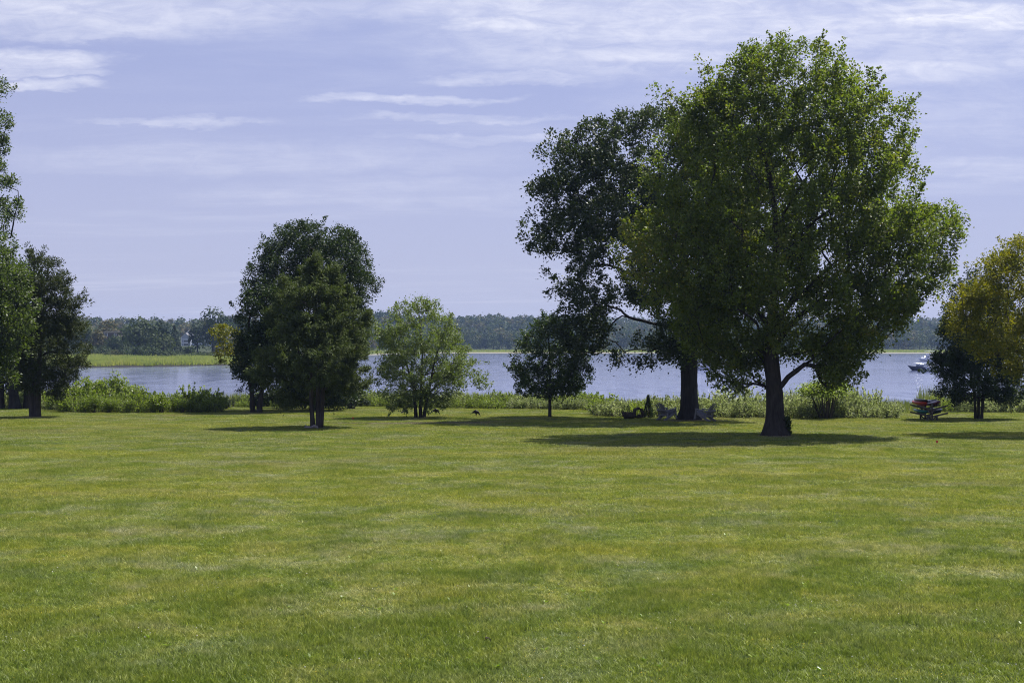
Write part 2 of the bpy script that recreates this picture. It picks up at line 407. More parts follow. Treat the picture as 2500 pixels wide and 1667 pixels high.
M['cedar'] = leaf_mat('cedar_spray', G((0.048, 0.068, 0.024), (0.092, 0.118, 0.038), (0.146, 0.170, 0.062)), 0.2, 0.7, 0.2)
M['cedar_brown'] = leaf_mat('cedar_spray_browned', G((0.036, 0.048, 0.018), (0.058, 0.072, 0.026), (0.090, 0.102, 0.040)), 0.2, 0.7, 0.2)
M['birch'] = leaf_mat('birch_leaf', G((0.085, 0.115, 0.034), (0.140, 0.178, 0.055), (0.205, 0.240, 0.100)), 0.42, 0.5, 0.4)
M['youngmaple'] = leaf_mat('young_maple_leaf', G((0.032, 0.056, 0.013), (0.056, 0.088, 0.018), (0.084, 0.115, 0.030)), 0.35, 0.42, 0.45)
M['leftoak'] = leaf_mat('left_oak_leaf', G((0.042, 0.066, 0.015), (0.078, 0.108, 0.026), (0.125, 0.158, 0.046)), 0.38, 0.5, 0.4)
M['yellow'] = leaf_mat('yellowing_leaf', G((0.080, 0.105, 0.015), (0.165, 0.182, 0.024), (0.260, 0.250, 0.030), (0.320, 0.265, 0.030)), 0.42, 0.5, 0.3, (1.3, 1.25, 0.3))
M['yellowbright'] = leaf_mat('yellow_leaf', G((0.10, 0.135, 0.015), (0.18, 0.20, 0.020), (0.27, 0.25, 0.022)), 0.4, 0.45, 0.35, (1.3, 1.15, 0.3))
M['shrub_grey'] = leaf_mat('grey_green_shrub_leaf', G((0.17, 0.20, 0.085), (0.27, 0.30, 0.145), (0.39, 0.41, 0.25)), 0.52, 0.5, 0.4, (1.15, 1.25, 0.75), 0.3)
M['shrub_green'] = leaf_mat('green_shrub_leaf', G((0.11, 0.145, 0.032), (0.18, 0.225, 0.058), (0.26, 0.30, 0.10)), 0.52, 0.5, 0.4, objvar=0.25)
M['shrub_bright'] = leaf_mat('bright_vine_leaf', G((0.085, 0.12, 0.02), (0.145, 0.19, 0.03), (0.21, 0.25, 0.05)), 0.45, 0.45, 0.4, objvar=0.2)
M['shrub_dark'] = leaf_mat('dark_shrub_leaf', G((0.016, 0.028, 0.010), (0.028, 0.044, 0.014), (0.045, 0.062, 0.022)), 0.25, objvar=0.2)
M['reed'] = leaf_mat('reed_blade', G((0.12, 0.145, 0.06), (0.19, 0.215, 0.09), (0.28, 0.26, 0.14)), 0.35, 0.6, 0.3)
M['marsh'] = leaf_mat('marsh_grass_blade', G((0.19, 0.23, 0.085), (0.30, 0.33, 0.13), (0.44, 0.40, 0.19)), 0.42, 0.6, 0.3)
M['fartree'] = leaf_mat('far_foliage', G((0.019, 0.033, 0.012), (0.038, 0.058, 0.021), (0.068, 0.086, 0.034), (0.100, 0.084, 0.034)), 0.25, 0.7, 0.2, objvar=0.5)
M['bark'] = bark_mat('grey_brown_bark', (0.046, 0.039, 0.034))
M['bark_cedar'] = bark_mat('fluted_cedar_bark', (0.066, 0.056, 0.050), 0.8)
M['bark_birch'] = bark_mat('birch_bark', (0.050, 0.042, 0.036))
M['bark_oak'] = bark_mat('oak_bark', (0.038, 0.034, 0.032))
M['stem'] = plain('shrub_stem', (0.060, 0.048, 0.032), 0.85, 0.3, 20)

# ---------------------------------------------------------------- placing by the ground
def gz(x, y): return -SLOPE*y
def on_lawn(px, py):
    d = CAMZ*F/(py - HORIZON - SLOPE*F)
    return Vector(((px-1250)/F*d, d, -SLOPE*d))
def at_dist(px, py, d):
    return Vector(((px-1250)/F*d, d, CAMZ + (HORIZON-py)/F*d))
# where the mown lawn meets the growth on the bank, by bearing (photo column -> metres away)
EDGE_U = [-900, 0, 100, 180, 350, 530, 570, 760, 950, 1100, 1250, 1440, 1470, 1700, 2180, 2215, 2290, 2330, 2500, 3400]
EDGE_D = [112, 111, 110, 101, 100, 101, 112, 114, 113, 110, 109, 107, 95, 93, 92, 104, 104, 101, 101, 101]
def edge(u): return float(np.interp(u, EDGE_U, EDGE_D))
def gz(x, y): return -SLOPE*y + 0.035*math.sin(x*0.13+1.0)*math.sin(y*0.17)

# ================================================================ the setting
def smooth(a, b, x):
    k = np.clip((x-a)/(b-a), 0, 1); return k*k*(3-2*k)
def grid_faces(nu, nv):
    i = np.arange(nu-1)[:, None]*nv + np.arange(nv-1)[None, :]
    i = i.ravel()
    return np.stack([i, i+nv, i+nv+1, i+1], 1)
def make_lawn():
    us = np.linspace(-2600, 5100, 180); ts = np.concatenate([np.linspace(-30, 60, 46), np.linspace(62, 140, 70)])
    # a fan that widens with distance in front, a plain sheet behind the camera
    V = []
    for u in us:
        e = edge(u)
        for t in ts:
            y = t; w = max(t, 25.0)
            x = (u-1250)/F*w*1.6
            uu = 1250 + F*x/max(y, 20.0)
            e = edge(uu)
            z = gz(x, y)
            k = float(smooth(e+9, e+19, y))
            z = z*(1-k) + (WATER-0.9)*k
            V.append((x, y, z))
    me = mesh_np('lawn', np.array(V), grid_faces(len(us), len(ts)), M['turf'], smooth=True)
    tag(mobj('lawn', me), 'wide mown lawn running down to the river', 'lawn', kind='structure')
make_lawn()
def make_water():
    xs = np.linspace(-2400, 2400, 41); ys = np.concatenate([np.linspace(96, 200, 14), np.linspace(220, 2400, 50)])
    V = np.array([(x, y, WATER) for x in xs for y in ys])
    tag(mobj('water', mesh_np('water', V, grid_faces(len(xs), len(ys)), M['water'])), 'broad rippled blue river behind the shore plants', 'water', kind='structure')
make_water()
S_U = [-2500, -200, 200, 400, 560, 800, 950, 1100, 1600, 2200, 2600, 5000]
S_D = [300, 365, 384, 400, 428, 600, 980, 1090, 1098, 1060, 1000, 900]
def shore(u): return np.interp(u, S_U, S_D)
def far_z(u, t):
    l = np.interp(t, [-30, 0, 4, 8, 130, 500, 900, 1600], [-3.4, -2.25, -1.75, -1.3, -0.6, 4.5, 18.0, 23.0])
    c = np.interp(t, [-30, 0, 5, 9, 70, 200, 480, 1200], [-3.4, -2.15, -1.6, -1.1, -0.4, 6.0, 24.5, 28.0])
    k = smooth(650, 1000, u)
    return l*(1-k) + c*k
def far_ground(u, d):
    t = d - shore(u)
    x = (u-1250)/F*d
    nz = mnoise.noise(Vector((x/150, d/170, 0.3)))*4.5 + mnoise.noise(Vector((x/360, d/420, 2.3)))*8.0
    return float(far_z(u, t)) + nz*float(smooth(120, 480, t))
def make_far_land():
    us = np.linspace(-1600, 4100, 230)
    ts = np.concatenate([np.array([-30, -8, 0, 2, 4, 6, 8, 12, 20]), np.linspace(35, 1000, 46)])
    V = []
    for u in us:
        s = float(shore(u))
        for t in ts:
            wob = mnoise.noise(Vector((u/38.0, 0.0, 7.1)))*5.0 + mnoise.noise(Vector((u/9.0, 0.0, 3.1)))*1.5
            d = s + t + wob*max(0, 1-abs(t)/60)
            V.append(((u-1250)/F*d, d, far_ground(u, s+t)))
    me = mesh_np('far_shore', np.array(V), grid_faces(len(us), len(ts)), M['far_land'], smooth=True)
    tag(mobj('far_shore', me), 'low marshy far shore rising to wooded hills', 'shore', kind='structure')
make_far_land()

# ================================================================ foliage tools
def unit(a): return a/np.maximum(np.linalg.norm(a, axis=-1, keepdims=True), 1e-9)
def leaf_quads(c, d, n, L, W, fold=0.25):
    """diamond leaves: centre c, long axis d, face normal n"""
    s = unit(np.cross(d, n)); nn = np.cross(s, d)
    L = np.asarray(L)[:, None]; W = np.asarray(W)[:, None]
    a = c - d*L*0.5; b = c + d*L*0.5
    m = c - d*L*0.05
    p = m + s*W*0.5 + nn*W*fold; q = m - s*W*0.5 + nn*W*fold
    V = np.stack([a, p, b, q], 1).reshape(-1, 3)
    i = np.arange(len(c))*4
    return V, np.stack([i, i+1, i+2, i+3], 1)

class Skeleton:
    """branches grown towards points spread through the crown"""
    def __init__(s, rng): s.P = np.zeros((60000, 3)); s.par = np.full(60000, -1); s.stem = np.zeros(60000, int); s.n = 0; s.rng = rng; s.tips = []; s.main = np.zeros(60000, bool)
    def add(s, p, par, stem, main=False):
        i = s.n; s.P[i] = p; s.par[i] = par; s.stem[i] = stem; s.main[i] = main; s.n += 1; return i
    def trunk(s, pts, stem, step=0.35, par=-1):
        pts = [np.array(p, float) for p in pts]
        prev = s.add(pts[0], par, stem, True)
        for a, b in zip(pts, pts[1:]):
            k = max(1, int(np.linalg.norm(b-a)/step))
            for j in range(1, k+1): prev = s.add(a+(b-a)*j/k, prev, stem, True)
        return prev
    def reach(s, p, slope, zmin, arch=0.1, seg=0.55, jit=0.07):
        n = s.n; Q = s.P[:n]; D = p - Q
        dist = np.sqrt((D*D).sum(1)); hor = np.sqrt(D[:, 0]**2 + D[:, 1]**2)
        cost = dist + 1.4*np.maximum(0, slope*hor - D[:, 2]) + 1000*(Q[:, 2] < zmin)
        i = int(np.argmin(cost)); L = dist[i]
        a = Q[i].copy(); k = max(1, int(L/seg))
        ctrl = (a+p)/2 + np.array([0, 0, arch*L]) + s.rng.normal(0, jit*L, 3)
        prev = i
        for j in range(1, k+1):
            f = j/k; q = a*(1-f)**2 + 2*ctrl*f*(1-f) + p*f*f
            if j < k: q = q + s.rng.normal(0, 0.02, 3)
            prev = s.add(q, prev, s.stem[i])
        s.tips.append(prev)
    def radii(s, base, r0):
        n = s.n; cnt = np.zeros(n)
        ch = np.zeros(n, int)
        for i in range(n):
            if s.par[i] >= 0: ch[s.par[i]] += 1
        cnt[ch == 0] = 1
        for i in range(n-1, -1, -1):
            if s.par[i] >= 0: cnt[s.par[i]] += cnt[i]
        r = np.zeros(n)
        for st in set(s.stem[:n].tolist()):
            m = s.stem[:n] == st
            T = cnt[m].max()
            pw = math.log(max(base/r0, 1.2))/math.log(max(T, 3))
            r[m] = r0*cnt[m]**pw
        s.cnt = cnt
        return r
    def tubes(s, r, stem, flare, rng, rmin=0.0, lobes=5, flute=0.06, maxsides=18):
        """one mesh of tapering tubes for everything that grows from one stem"""
        n = s.n; kids = [[] for _ in range(n)]
        for i in range(n):
            if s.par[i] >= 0: kids[s.par[i]].append(i)
        chains = []
        roots = [i for i in range(n) if s.stem[i] == stem and (s.par[i] < 0 or s.stem[s.par[i]] != stem)]
        stack = [(i, True) for i in roots]
        while stack:
            i, main = stack.pop()
            ch = [i] if (main or s.par[i] < 0) else [s.par[i], i]
            cur = i
            while kids[cur]:
                ks = sorted(kids[cur], key=lambda k: (not s.main[k], -r[k]))
                for k in ks[1:]: stack.append((k, False))
                cur = ks[0]; ch.append(cur)
            chains.append((ch, main))
        V = []; Fq = []; base = 0
        for ch, main in chains:
            P = s.P[ch]; rr = r[ch].copy()
            if not main and len(ch) > 1: rr[0] = rr[1]
            if rr.max() < rmin or len(ch) < 2: continue
            rr[-1] = rr[-1]*0.5
            k = 3 if rr.max() < 0.02 else 4 if rr.max() < 0.05 else 6 if rr.max() < 0.14 else 9 if rr.max() < 0.25 else maxsides
            T = np.zeros_like(P); T[1:-1] = P[2:]-P[:-2]; T[0] = P[1]-P[0]; T[-1] = P[-1]-P[-2]
            T = unit(T)
            ref = np.array([0.31, 0.95, 0.05]) if abs(T[:, 2].mean()) > 0.6 else np.array([0.05, 0.1, 0.99])
            x = unit(np.cross(T, ref)); y = np.cross(T, x)
            th = np.arange(k)*2*math.pi/k
            prof = np.ones((len(ch), k))
            if main:
                h = P[:, 2] - P[0, 2]
                ph = rng.uniform(0, 6.28)
                fl = np.exp(-h/0.45)[:, None]
                prof = 1 + fl*flare*(0.55 + 0.45*np.cos(lobes*th+ph)[None, :]*1.0)
                prof = prof*(1 + flute*np.cos((lobes+2)*th[None, :]+ph*2+h[:, None]*0.35) + rng.normal(0, flute*0.35, (len(ch), k)))
            ring = P[:, None, :] + (x[:, None, :]*np.cos(th)[None, :, None] + y[:, None, :]*np.sin(th)[None, :, None])*(rr[:, None]*prof)[:, :, None]
            if main and s.par[ch[0]] < 0: ring[0, :, 2] -= 0.12
            V.append(ring.reshape(-1, 3))
            m = len(ch); i0 = (np.arange(m-1)*k)[:, None]; j = np.arange(k)[None, :]; j2 = (np.arange(k)+1)[None, :] % k
            Fq.append(np.stack([(i0+j).ravel(), (i0+j2).ravel(), (i0+k+j2).ravel(), (i0+k+j).ravel()], 1)+base)
            base += m*k
        return np.concatenate(V), np.concatenate(Fq)

def lump(p, seed, s):
    return mnoise.noise(Vector((p[0]/s+seed*3.7, p[1]/s-seed*1.3, p[2]/s+seed*7.9)))

def make_tree(name, label, base_px, prof, seed, leafmat, barkmat, tips=900, limbs=26, lp=40, leaf=(0.17, 0.12), base_r=0.3, depth=0.85,
              stems=None, slope=0.35, arch=0.1, twig=(0.7, 0.24), tipdir=(0.55, 0.45), zbare=2.0, holes=(), flare=0.7, d=None, group=None,
              cat='tree', inner=0.42, clear_px=None, lobes=5, flute=0.06, vbias=None, nup=0.55, tuft=0.55, boughs=0, limb_lo=0.15, fill=0.25, br=(1.2, 1.8), bflat=0.6, shoots=0.07, extra=None, lumps=(2.6, 0.22), r0=0.008, sparse_low=0.0, ydepth_shift=0.0, collar=None):
    rng = np.random.default_rng(seed)
    px0, py0 = base_px
    if d is None:
        B = on_lawn(px0, py0); d = B.y
    else:
        B = Vector(((px0-1250)/F*d, d, 0)); 
    B.z = gz(B.x, B.y)
    S = F/d                                          # photo pixels per metre there
    zoff = B.z
    pz = np.array([CAMZ + (HORIZON-p[0])/S - zoff for p in prof]); o = np.argsort(pz)
    pz = pz[o]; pl = np.array([(p[1]-px0)/S for p in prof])[o]; pr = np.array([(p[2]-px0)/S for p in prof])[o]
    H = pz[-1]
    # --- points through the crown
    def crown_points(n, rho_lo, rho_hi, power):
        out = []; tries = 0
        w = (pr-pl)**1.4
        while len(out) < n and tries < n*30:
            tries += 1
            z = rng.uniform(pz[0], pz[-1])
            l = np.interp(z, pz, pl); r_ = np.interp(z, pz, pr); hw = (r_-l)/2; c = (l+r_)/2
            if rng.random() > (hw/((pr-pl).max()/2))**1.25 + 0.03: continue
            if sparse_low and rng.random() < sparse_low*max(0, 1-(z-pz[0])/(0.22*(H-pz[0]))): continue
            rho = rho_lo + (rho_hi-rho_lo)*rng.random()**power; th = rng.uniform(0, 2*math.pi)
            p = np.array([c + hw*rho*math.cos(th), depth*min(hw, 0.5*(pr-pl).max())*rho*math.sin(th)+ydepth_shift, z])
            lu = lump(p, seed, lumps[0])
            g = min(1.05, 0.96 + lumps[1]*1.6*lu) if rho > 0.5 else 1.0
            p[0] = c + (p[0]-c)*g; p[1] *= g
            ok = True
            for (hx, hy, ha, hb) in holes:
                sx = px0 + p[0]*S; sy = HORIZON - (p[2]+zoff-CAMZ)*S
                if ((sx-hx)/ha)**2 + ((sy-hy)/hb)**2 < 1: ok = False
            if clear_px is not None and p[2] < clear_px[1] and abs(p[0]) < clear_px[0] and p[1] < 0.6: ok = False
            if ok: out.append(p)
        return np.array(out)
    def rho_at(p):
        l = np.interp(p[2], pz, pl); r_ = np.interp(p[2], pz, pr); hw = max((r_-l)/2, 0.05)
        return math.hypot((p[0]-(l+r_)/2)/hw, (p[1]-ydepth_shift)/(depth*min(hw, 0.5*(pr-pl).max())))
    def bough_points(n):
        # the crown is made of separate leafy boughs with shaded gaps between them
        cen = []; cand = crown_points(boughs*6, 0.25, 0.97, 0.55); mind = 0.72*br[0]
        for q in cand:
            if all(np.linalg.norm((q-c)*np.array([1, 1, 1/bflat])) > mind for c in cen): cen.append(q)
            if len(cen) >= boughs: break
        cen = np.array(cen); R_ = rng.uniform(br[0], br[1], len(cen)); w = R_**2/np.sum(R_**2)
        out = []; tries = 0
        while len(out) < n and tries < n*25:
            tries += 1
            i = rng.choice(len(cen), p=w); u_ = rng.normal(0, 1, 3); u_ /= np.linalg.norm(u_)
            if u_[2] < -0.25 and rng.random() < 0.75: u_[2] = -u_[2]
            p = cen[i] + u_*R_[i]*np.array([1, 1, bflat])*(0.35+0.65*rng.random()**0.6)
            if p[2] > pz[-1] or p[2] < pz[0] or rho_at(p) > 1.03: continue
            ok = True
            for (hx, hy, ha, hb) in holes:
                sx = px0 + p[0]*S; sy = HORIZON - (p[2]+zoff-CAMZ)*S
                if ((sx-hx)/ha)**2 + ((sy-hy)/hb)**2 < 1: ok = False
            if clear_px is not None and p[2] < clear_px[1] and abs(p[0]) < clear_px[0] and p[1] < 0.6: ok = False
            if ok: out.append(p)
        return np.array(out)
    sk = Skeleton(rng)
    stems = stems or [[(px0, py0), (px0, py0-0.55*H*S), (px0, py0-0.86*H*S)]]
    for si, st in enumerate(stems):
        pts = []
        for q in st:
            yy = q[2] if len(q) > 2 else 0.0
            pts.append(((q[0]-px0)/S, yy, (py0-q[1])/S))
        if len(stems) > 1 or len(pts) < 3:
            pass
        pts = [np.array(p) for p in pts]
        # small bends so that no trunk is a ruler line
        for i in range(1, len(pts)): pts[i] = pts[i] + rng.normal(0, 0.012*pts[i][2], 3)*np.array([1, 1, 0])
        sk.trunk(pts, si)
    lim = crown_points(limbs, 0.35, 0.75, 0.8)
    lim = lim[lim[:, 2] > pz[0] + limb_lo*(H-pz[0])]
    lim = lim[np.argsort(np.hypot(lim[:, 0], lim[:, 1]))]
    for p in lim: sk.reach(p, slope, min(zbare, p[2]-0.1), arch, 0.5, 0.06)
    tp = np.concatenate([bough_points(int(tips*(1-fill))), crown_points(int(tips*fill), inner, 1.0, 0.55)]) if boughs else crown_points(tips, inner, 1.0, 0.55)
    if extra is not None:
        ex = np.array([((a-px0)/S, yv, CAMZ+(HORIZON-b)/S-zoff) for a, b, yv in extra]); tp = np.concatenate([tp, ex])
    tp = tp[np.argsort(np.hypot(tp[:, 0], tp[:, 1]) + 0.25*np.abs(tp[:, 2]-0.5*H))]
    sk.tips = []
    for p in tp: sk.reach(p, slope, min(zbare, p[2]-0.1), arch, 0.5, 0.06)
    r = sk.radii(base_r, r0)
    root = empty(name, B); tag(root, label, cat, group)
    for si in range(len(stems)):
        V, Fq = sk.tubes(r, si, flare, rng, lobes=lobes, flute=flute)
        mobj('trunk' if len(stems) == 1 else 'stem', mesh_np('trunk', V, Fq, barkmat, smooth=True), root)
    # --- leaves on every shoot
    ti = np.array(sk.tips); tpos = sk.P[ti]; par = sk.P[sk.par[ti]]
    zc = np.interp(tpos[:, 2], pz, (pl+pr)/2)
    outw = tpos.copy(); outw[:, 0] -= zc; outw[:, 2] = 0; outw = unit(outw)
    td = unit(tpos-par)*0.5 + outw*tipdir[0] + np.array([0, 0, 1.0])*tipdir[1] + rng.normal(0, 0.28, tpos.shape)
    td = unit(td)
    # thin leading shoots that break the outline
    lead = rng.random(len(ti)) < shoots
    lead &= np.array([rho_at(p) > 0.72 or p[2] > 0.85*H for p in tpos])
    tpos = tpos + np.where(lead, rng.uniform(0.15, 0.55, len(ti)), 0.0)[:, None]*td
    k = len(ti); n = k*lp
    idx = np.repeat(np.arange(k), lp)
    sfac = rng.uniform(0.6, 1.35, k)[idx]; thin = np.where(lead, 0.45, 1.0)[idx]; lng = np.where(lead, 1.5, 1.0)[idx]
    f = rng.random(n)**0.85
    c = tpos[idx] + td[idx]*((f-0.35)*twig[0]*sfac*lng)[:, None]
    off = rng.normal(0, 1, (n, 3)); off -= td[idx]*(off*td[idx]).sum(1)[:, None]*0.6
    c = c + off*(twig[1]*sfac*thin*(1.15-0.55*f))[:, None]
    ld = unit(td[idx]*0.55 + unit(off)*0.75 + rng.normal(0, 0.35, (n, 3)) + np.array([0, 0, -0.12]))
    ln = unit(np.array([0, 0, 1.0])*nup + outw[idx]*0.2 + unit(off)*tuft + td[idx]*0.25*tuft + rng.normal(0, 0.42, (n, 3)))
    ls = rng.uniform(0.7, 1.3, n)
    # few leaves trail below the lowest boughs
    V, Fq = leaf_quads(c, ld, ln, leaf[0]*ls, leaf[1]*ls)
    v = np.clip(0.42 + rng.normal(0, 0.16, n) + rng.normal(0, 0.10, k)[idx], 0, 1)
    if vbias is not None: v = np.clip(v + vbias(c, rng), 0, 1)
    mobj('crown', mesh_np('crown', V, Fq, leafmat, v=v), root)
    root['height_m'] = float(H)
    del root['height_m']
    return root, d, S

# ================================================================ the far woods
def far_tree_arrays(rng, n, H, Wd, q, shape='round'):
    """leaf clumps over a lumpy crown with a short trunk hidden below"""
    if shape == 'cone':
        z = rng.random(n)**1.25; rad = (1-z)*0.5*Wd*(0.75+0.35*rng.random(n)) + 0.15
        th = rng.uniform(0, 6.283, n)
        c = np.stack([rad*np.cos(th), rad*np.sin(th), 0.4+z*(H-0.4)], 1)
        out = unit(np.stack([np.cos(th), np.sin(th), np.full(n, 0.5)], 1))
    else:
        m = 14
        lc = rng.normal(0, 1, (m, 3)); lc = unit(lc)*np.array([0.31*Wd, 0.31*Wd, 0.33*H])*(rng.random((m, 1))**0.4)
        lc[:, 2] += 0.50*H
        lc = np.concatenate([lc, [[0, 0, 0.60*H], [0, 0, 0.78*H]]]); m += 2
        lr = rng.uniform(0.17, 0.28, m)*Wd
        k = rng.integers(0, m, n)
        u = unit(rng.normal(0, 1, (n, 3))); u[:, 2] = np.abs(u[:, 2])*rng.choice([1, 1, 1, -0.6], n); u = unit(u)
        c = lc[k] + u*lr[k][:, None]*rng.uniform(0.8, 1.08, n)[:, None]
        out = u
    d = unit(np.cross(out, rng.normal(0, 1, (n, 3))))
    nn = unit(out + rng.normal(0, 0.45, (n, 3)))
    s = rng.uniform(0.7, 1.4, n)*q
    V, Fq = leaf_quads(c, d, nn, s*1.15, s, 0.12)
    return V, Fq
def trunk_arrays(H, r):
    k = 5; th = np.arange(k)*2*math.pi/k
    rings = [np.stack([rr*np.cos(th), rr*np.sin(th), np.full(k, z)], 1) for rr, z in ((r*1.3, -0.4), (r, 0.2*H), (r*0.5, 0.65*H))]
    V = np.concatenate(rings); Fq = []
    for a in range(2):
        for j in range(k): Fq.append((a*k+j, a*k+(j+1) % k, (a+1)*k+(j+1) % k, (a+1)*k+j))
    return V, np.array(Fq)

def make_far_woods():
    rng = np.random.default_rng(77)
    temps = [far_tree_arrays(rng, 115, 13.5, 13.0, 1.7) for _ in range(8)]
    # the wood that reads as one mass on the hills
    Vs = []; Fs = []; vs_ = []; off = 0
    for row in range(16):
        u = -320.0 + rng.uniform(0, 30)
        while u < 2850:
            sh = float(shore(u)); k = float(smooth(650, 1000, u))
            t0 = 300*(1-k) + 95*k; t1 = 980*(1-k) + 560*k
            f = row/15.0
            d = sh + t0 + (t1-t0)*f**1.15 + rng.uniform(-9, 9)
            S = F/d
            uu = u
            u += S*rng.uniform(7.0, 12.5)
            if k < 0.5 and 415 < uu < 585 and d < 960: continue           # clearing round the houses
            V, Fq = temps[rng.integers(0, 8)]
            sc_ = rng.uniform(0.65, 1.25); a = rng.uniform(0, 6.28)
            x = (uu-1250)/F*d; z = far_ground(uu, d)
            Rm = np.array([[math.cos(a), -math.sin(a), 0], [math.sin(a), math.cos(a), 0], [0, 0, 1]])
            sx = sc_*rng.uniform(0.85, 1.2)
            VV = (V*np.array([sx, sx, sc_]))@Rm.T + np.array([x, d, z-1.5])
            Vs.append(VV); Fs.append(Fq+off); off += len(V)
            vs_.append(np.clip(rng.uniform(0.02, 0.85) + rng.normal(0, 0.05, len(Fq)), 0, 1))
    me = mesh_np('distant_forest', np.concatenate(Vs), np.concatenate(Fs), M['fartree'], v=np.concatenate(vs_))
    tag(mobj('distant_forest', me), 'dense hazy woodland covering the hills across the river', 'forest', kind='stuff')
make_far_woods()

def far_tree(name, label, px, base_py, top_py, width_px, d, seed, shape='round', n=900, q=0.75, v=0.4, group=None, z=None):
    rng = np.random.default_rng(seed)
    S = F/d
    x = (px-1250)/F*d
    zb = far_ground(px, d) if z is None else z
    H = CAMZ + (HORIZON-top_py)/S - zb
    zb -= 0.14*H; H *= 1.17; Wd = 1.08*width_px/S
    V, Fq = far_tree_arrays(rng, n, H, Wd, q, shape)
    root = empty(name, (x, d, zb)); tag(root, label, 'tree', group)
    mobj('crown', mesh_np('crown', V, Fq, M['fartree'], v=np.clip(v+rng.normal(0, 0.07, len(Fq)), 0, 1)), root)
    V, Fq = trunk_arrays(H, max(0.12, Wd*0.03))
    mobj('trunk', mesh_np('trunk', V, Fq, M['bark']), root)
    return root
# the left shore: trees one can tell apart
for i, (nm, lb, px, bp, tp_, w, d, sh, n, q, v) in enumerate((
    ('broad_tree', 'large round grey-green tree on the left shore beside the dark conifer', 338, 866, 773, 120, 560, 'round', 1700, 0.85, 0.34),
    ('broad_tree', 'dark rounded tree overlapping the large grey-green tree on its right', 395, 866, 782, 70, 575, 'round', 1000, 0.8, 0.22),
    ('broad_tree', 'olive tree low on the shore in front of the dark conifer', 400, 872, 822, 76, 545, 'round', 900, 0.7, 0.62),
    ('conifer', 'dark cone-shaped conifer left of the blue house across the water', 426, 866, 797, 40, 590, 'cone', 1100, 0.7, 0.16),
    ('broad_tree', 'reddish-tinged tree behind the white-framed windows on the left shore', 262, 862, 784, 84, 640, 'round', 1000, 0.8, 0.98),
    ('broad_tree', 'bushy tree below the white-framed windows on the left shore', 286, 866, 826, 70, 585, 'round', 800, 0.7, 0.55),
    ('broad_tree', 'olive rounded tree left of the white-framed windows', 238, 866, 806, 46, 590, 'round', 700, 0.7, 0.75),
    ('broad_tree', 'dark green tree just right of the left cedar across the water', 215, 866, 800, 62, 600, 'round', 900, 0.8, 0.30),
    ('broad_tree', 'tall spreading tree shading the brown house across the water', 520, 860, 757, 118, 620, 'round', 1900, 0.85, 0.30),
    ('broad_tree', 'slim tree at the left foot of the tall spreading tree', 482, 858, 786, 52, 640, 'round', 700, 0.8, 0.26),
    ('broad_tree', 'tree beside the tall spreading tree, mostly behind the tall dark garden tree', 590, 862, 765, 96, 640, 'round', 1200, 0.85, 0.30),
    ('broad_tree', 'grey-green tree mostly hidden behind the left cedar across the water', 165, 866, 792, 90, 600, 'round', 900, 0.8, 0.40),
    ('broad_tree', 'small dark round tree in front of the brown house', 462, 866, 846, 34, 560, 'round', 500, 0.55, 0.12))):
    far_tree(nm, lb, px, bp, tp_, w, d, 300+i, sh, n, q, v, 'trees on the left shore')
rng0 = np.random.default_rng(5)
def far_bush(px, d, w, h, v, seed, label):
    rng = np.random.default_rng(seed)
    x = (px-1250)/F*d; zb = far_ground(px, d)
    n = 260
    u = unit(rng.normal(0, 1, (n, 3))); u[:, 2] = np.abs(u[:, 2])
    c = u*np.array([w/2, w/2*0.8, h])*rng.uniform(0.75, 1.05, (n, 1))
    V, Fq = leaf_quads(c, unit(np.cross(u, rng.normal(0, 1, (n, 3)))), unit(u+rng.normal(0, .5, (n, 3))), rng.uniform(.4, .8, n), rng.uniform(.4, .8, n), .1)
    o = mobj('far_bush', mesh_np('far_bush', V, Fq, M['fartree'], v=np.clip(v+rng.normal(0, .08, n), 0, 1)), None, (x, d, zb-0.2))
    tag(o, label, 'bush', 'bushes along the marsh edge')
for i in range(34):
    px = 185 + i*12.2 + rng0.uniform(-4, 4)
    if px < 300: l = 'low bush at the marsh edge below the white-framed windows'
    elif px < 440: l = 'low marsh-edge bush at the foot of the round trees'
    else: l = 'low bush at the marsh edge in front of the houses'
    far_bush(px, 535 - 22*rng0.random() + (20 if px < 260 else 0), rng0.uniform(5, 8.5), rng0.uniform(1.8, 4.2) * (1.25 if px < 420 else 0.7), rng0.uniform(0.25, 0.7), 900+i, l)
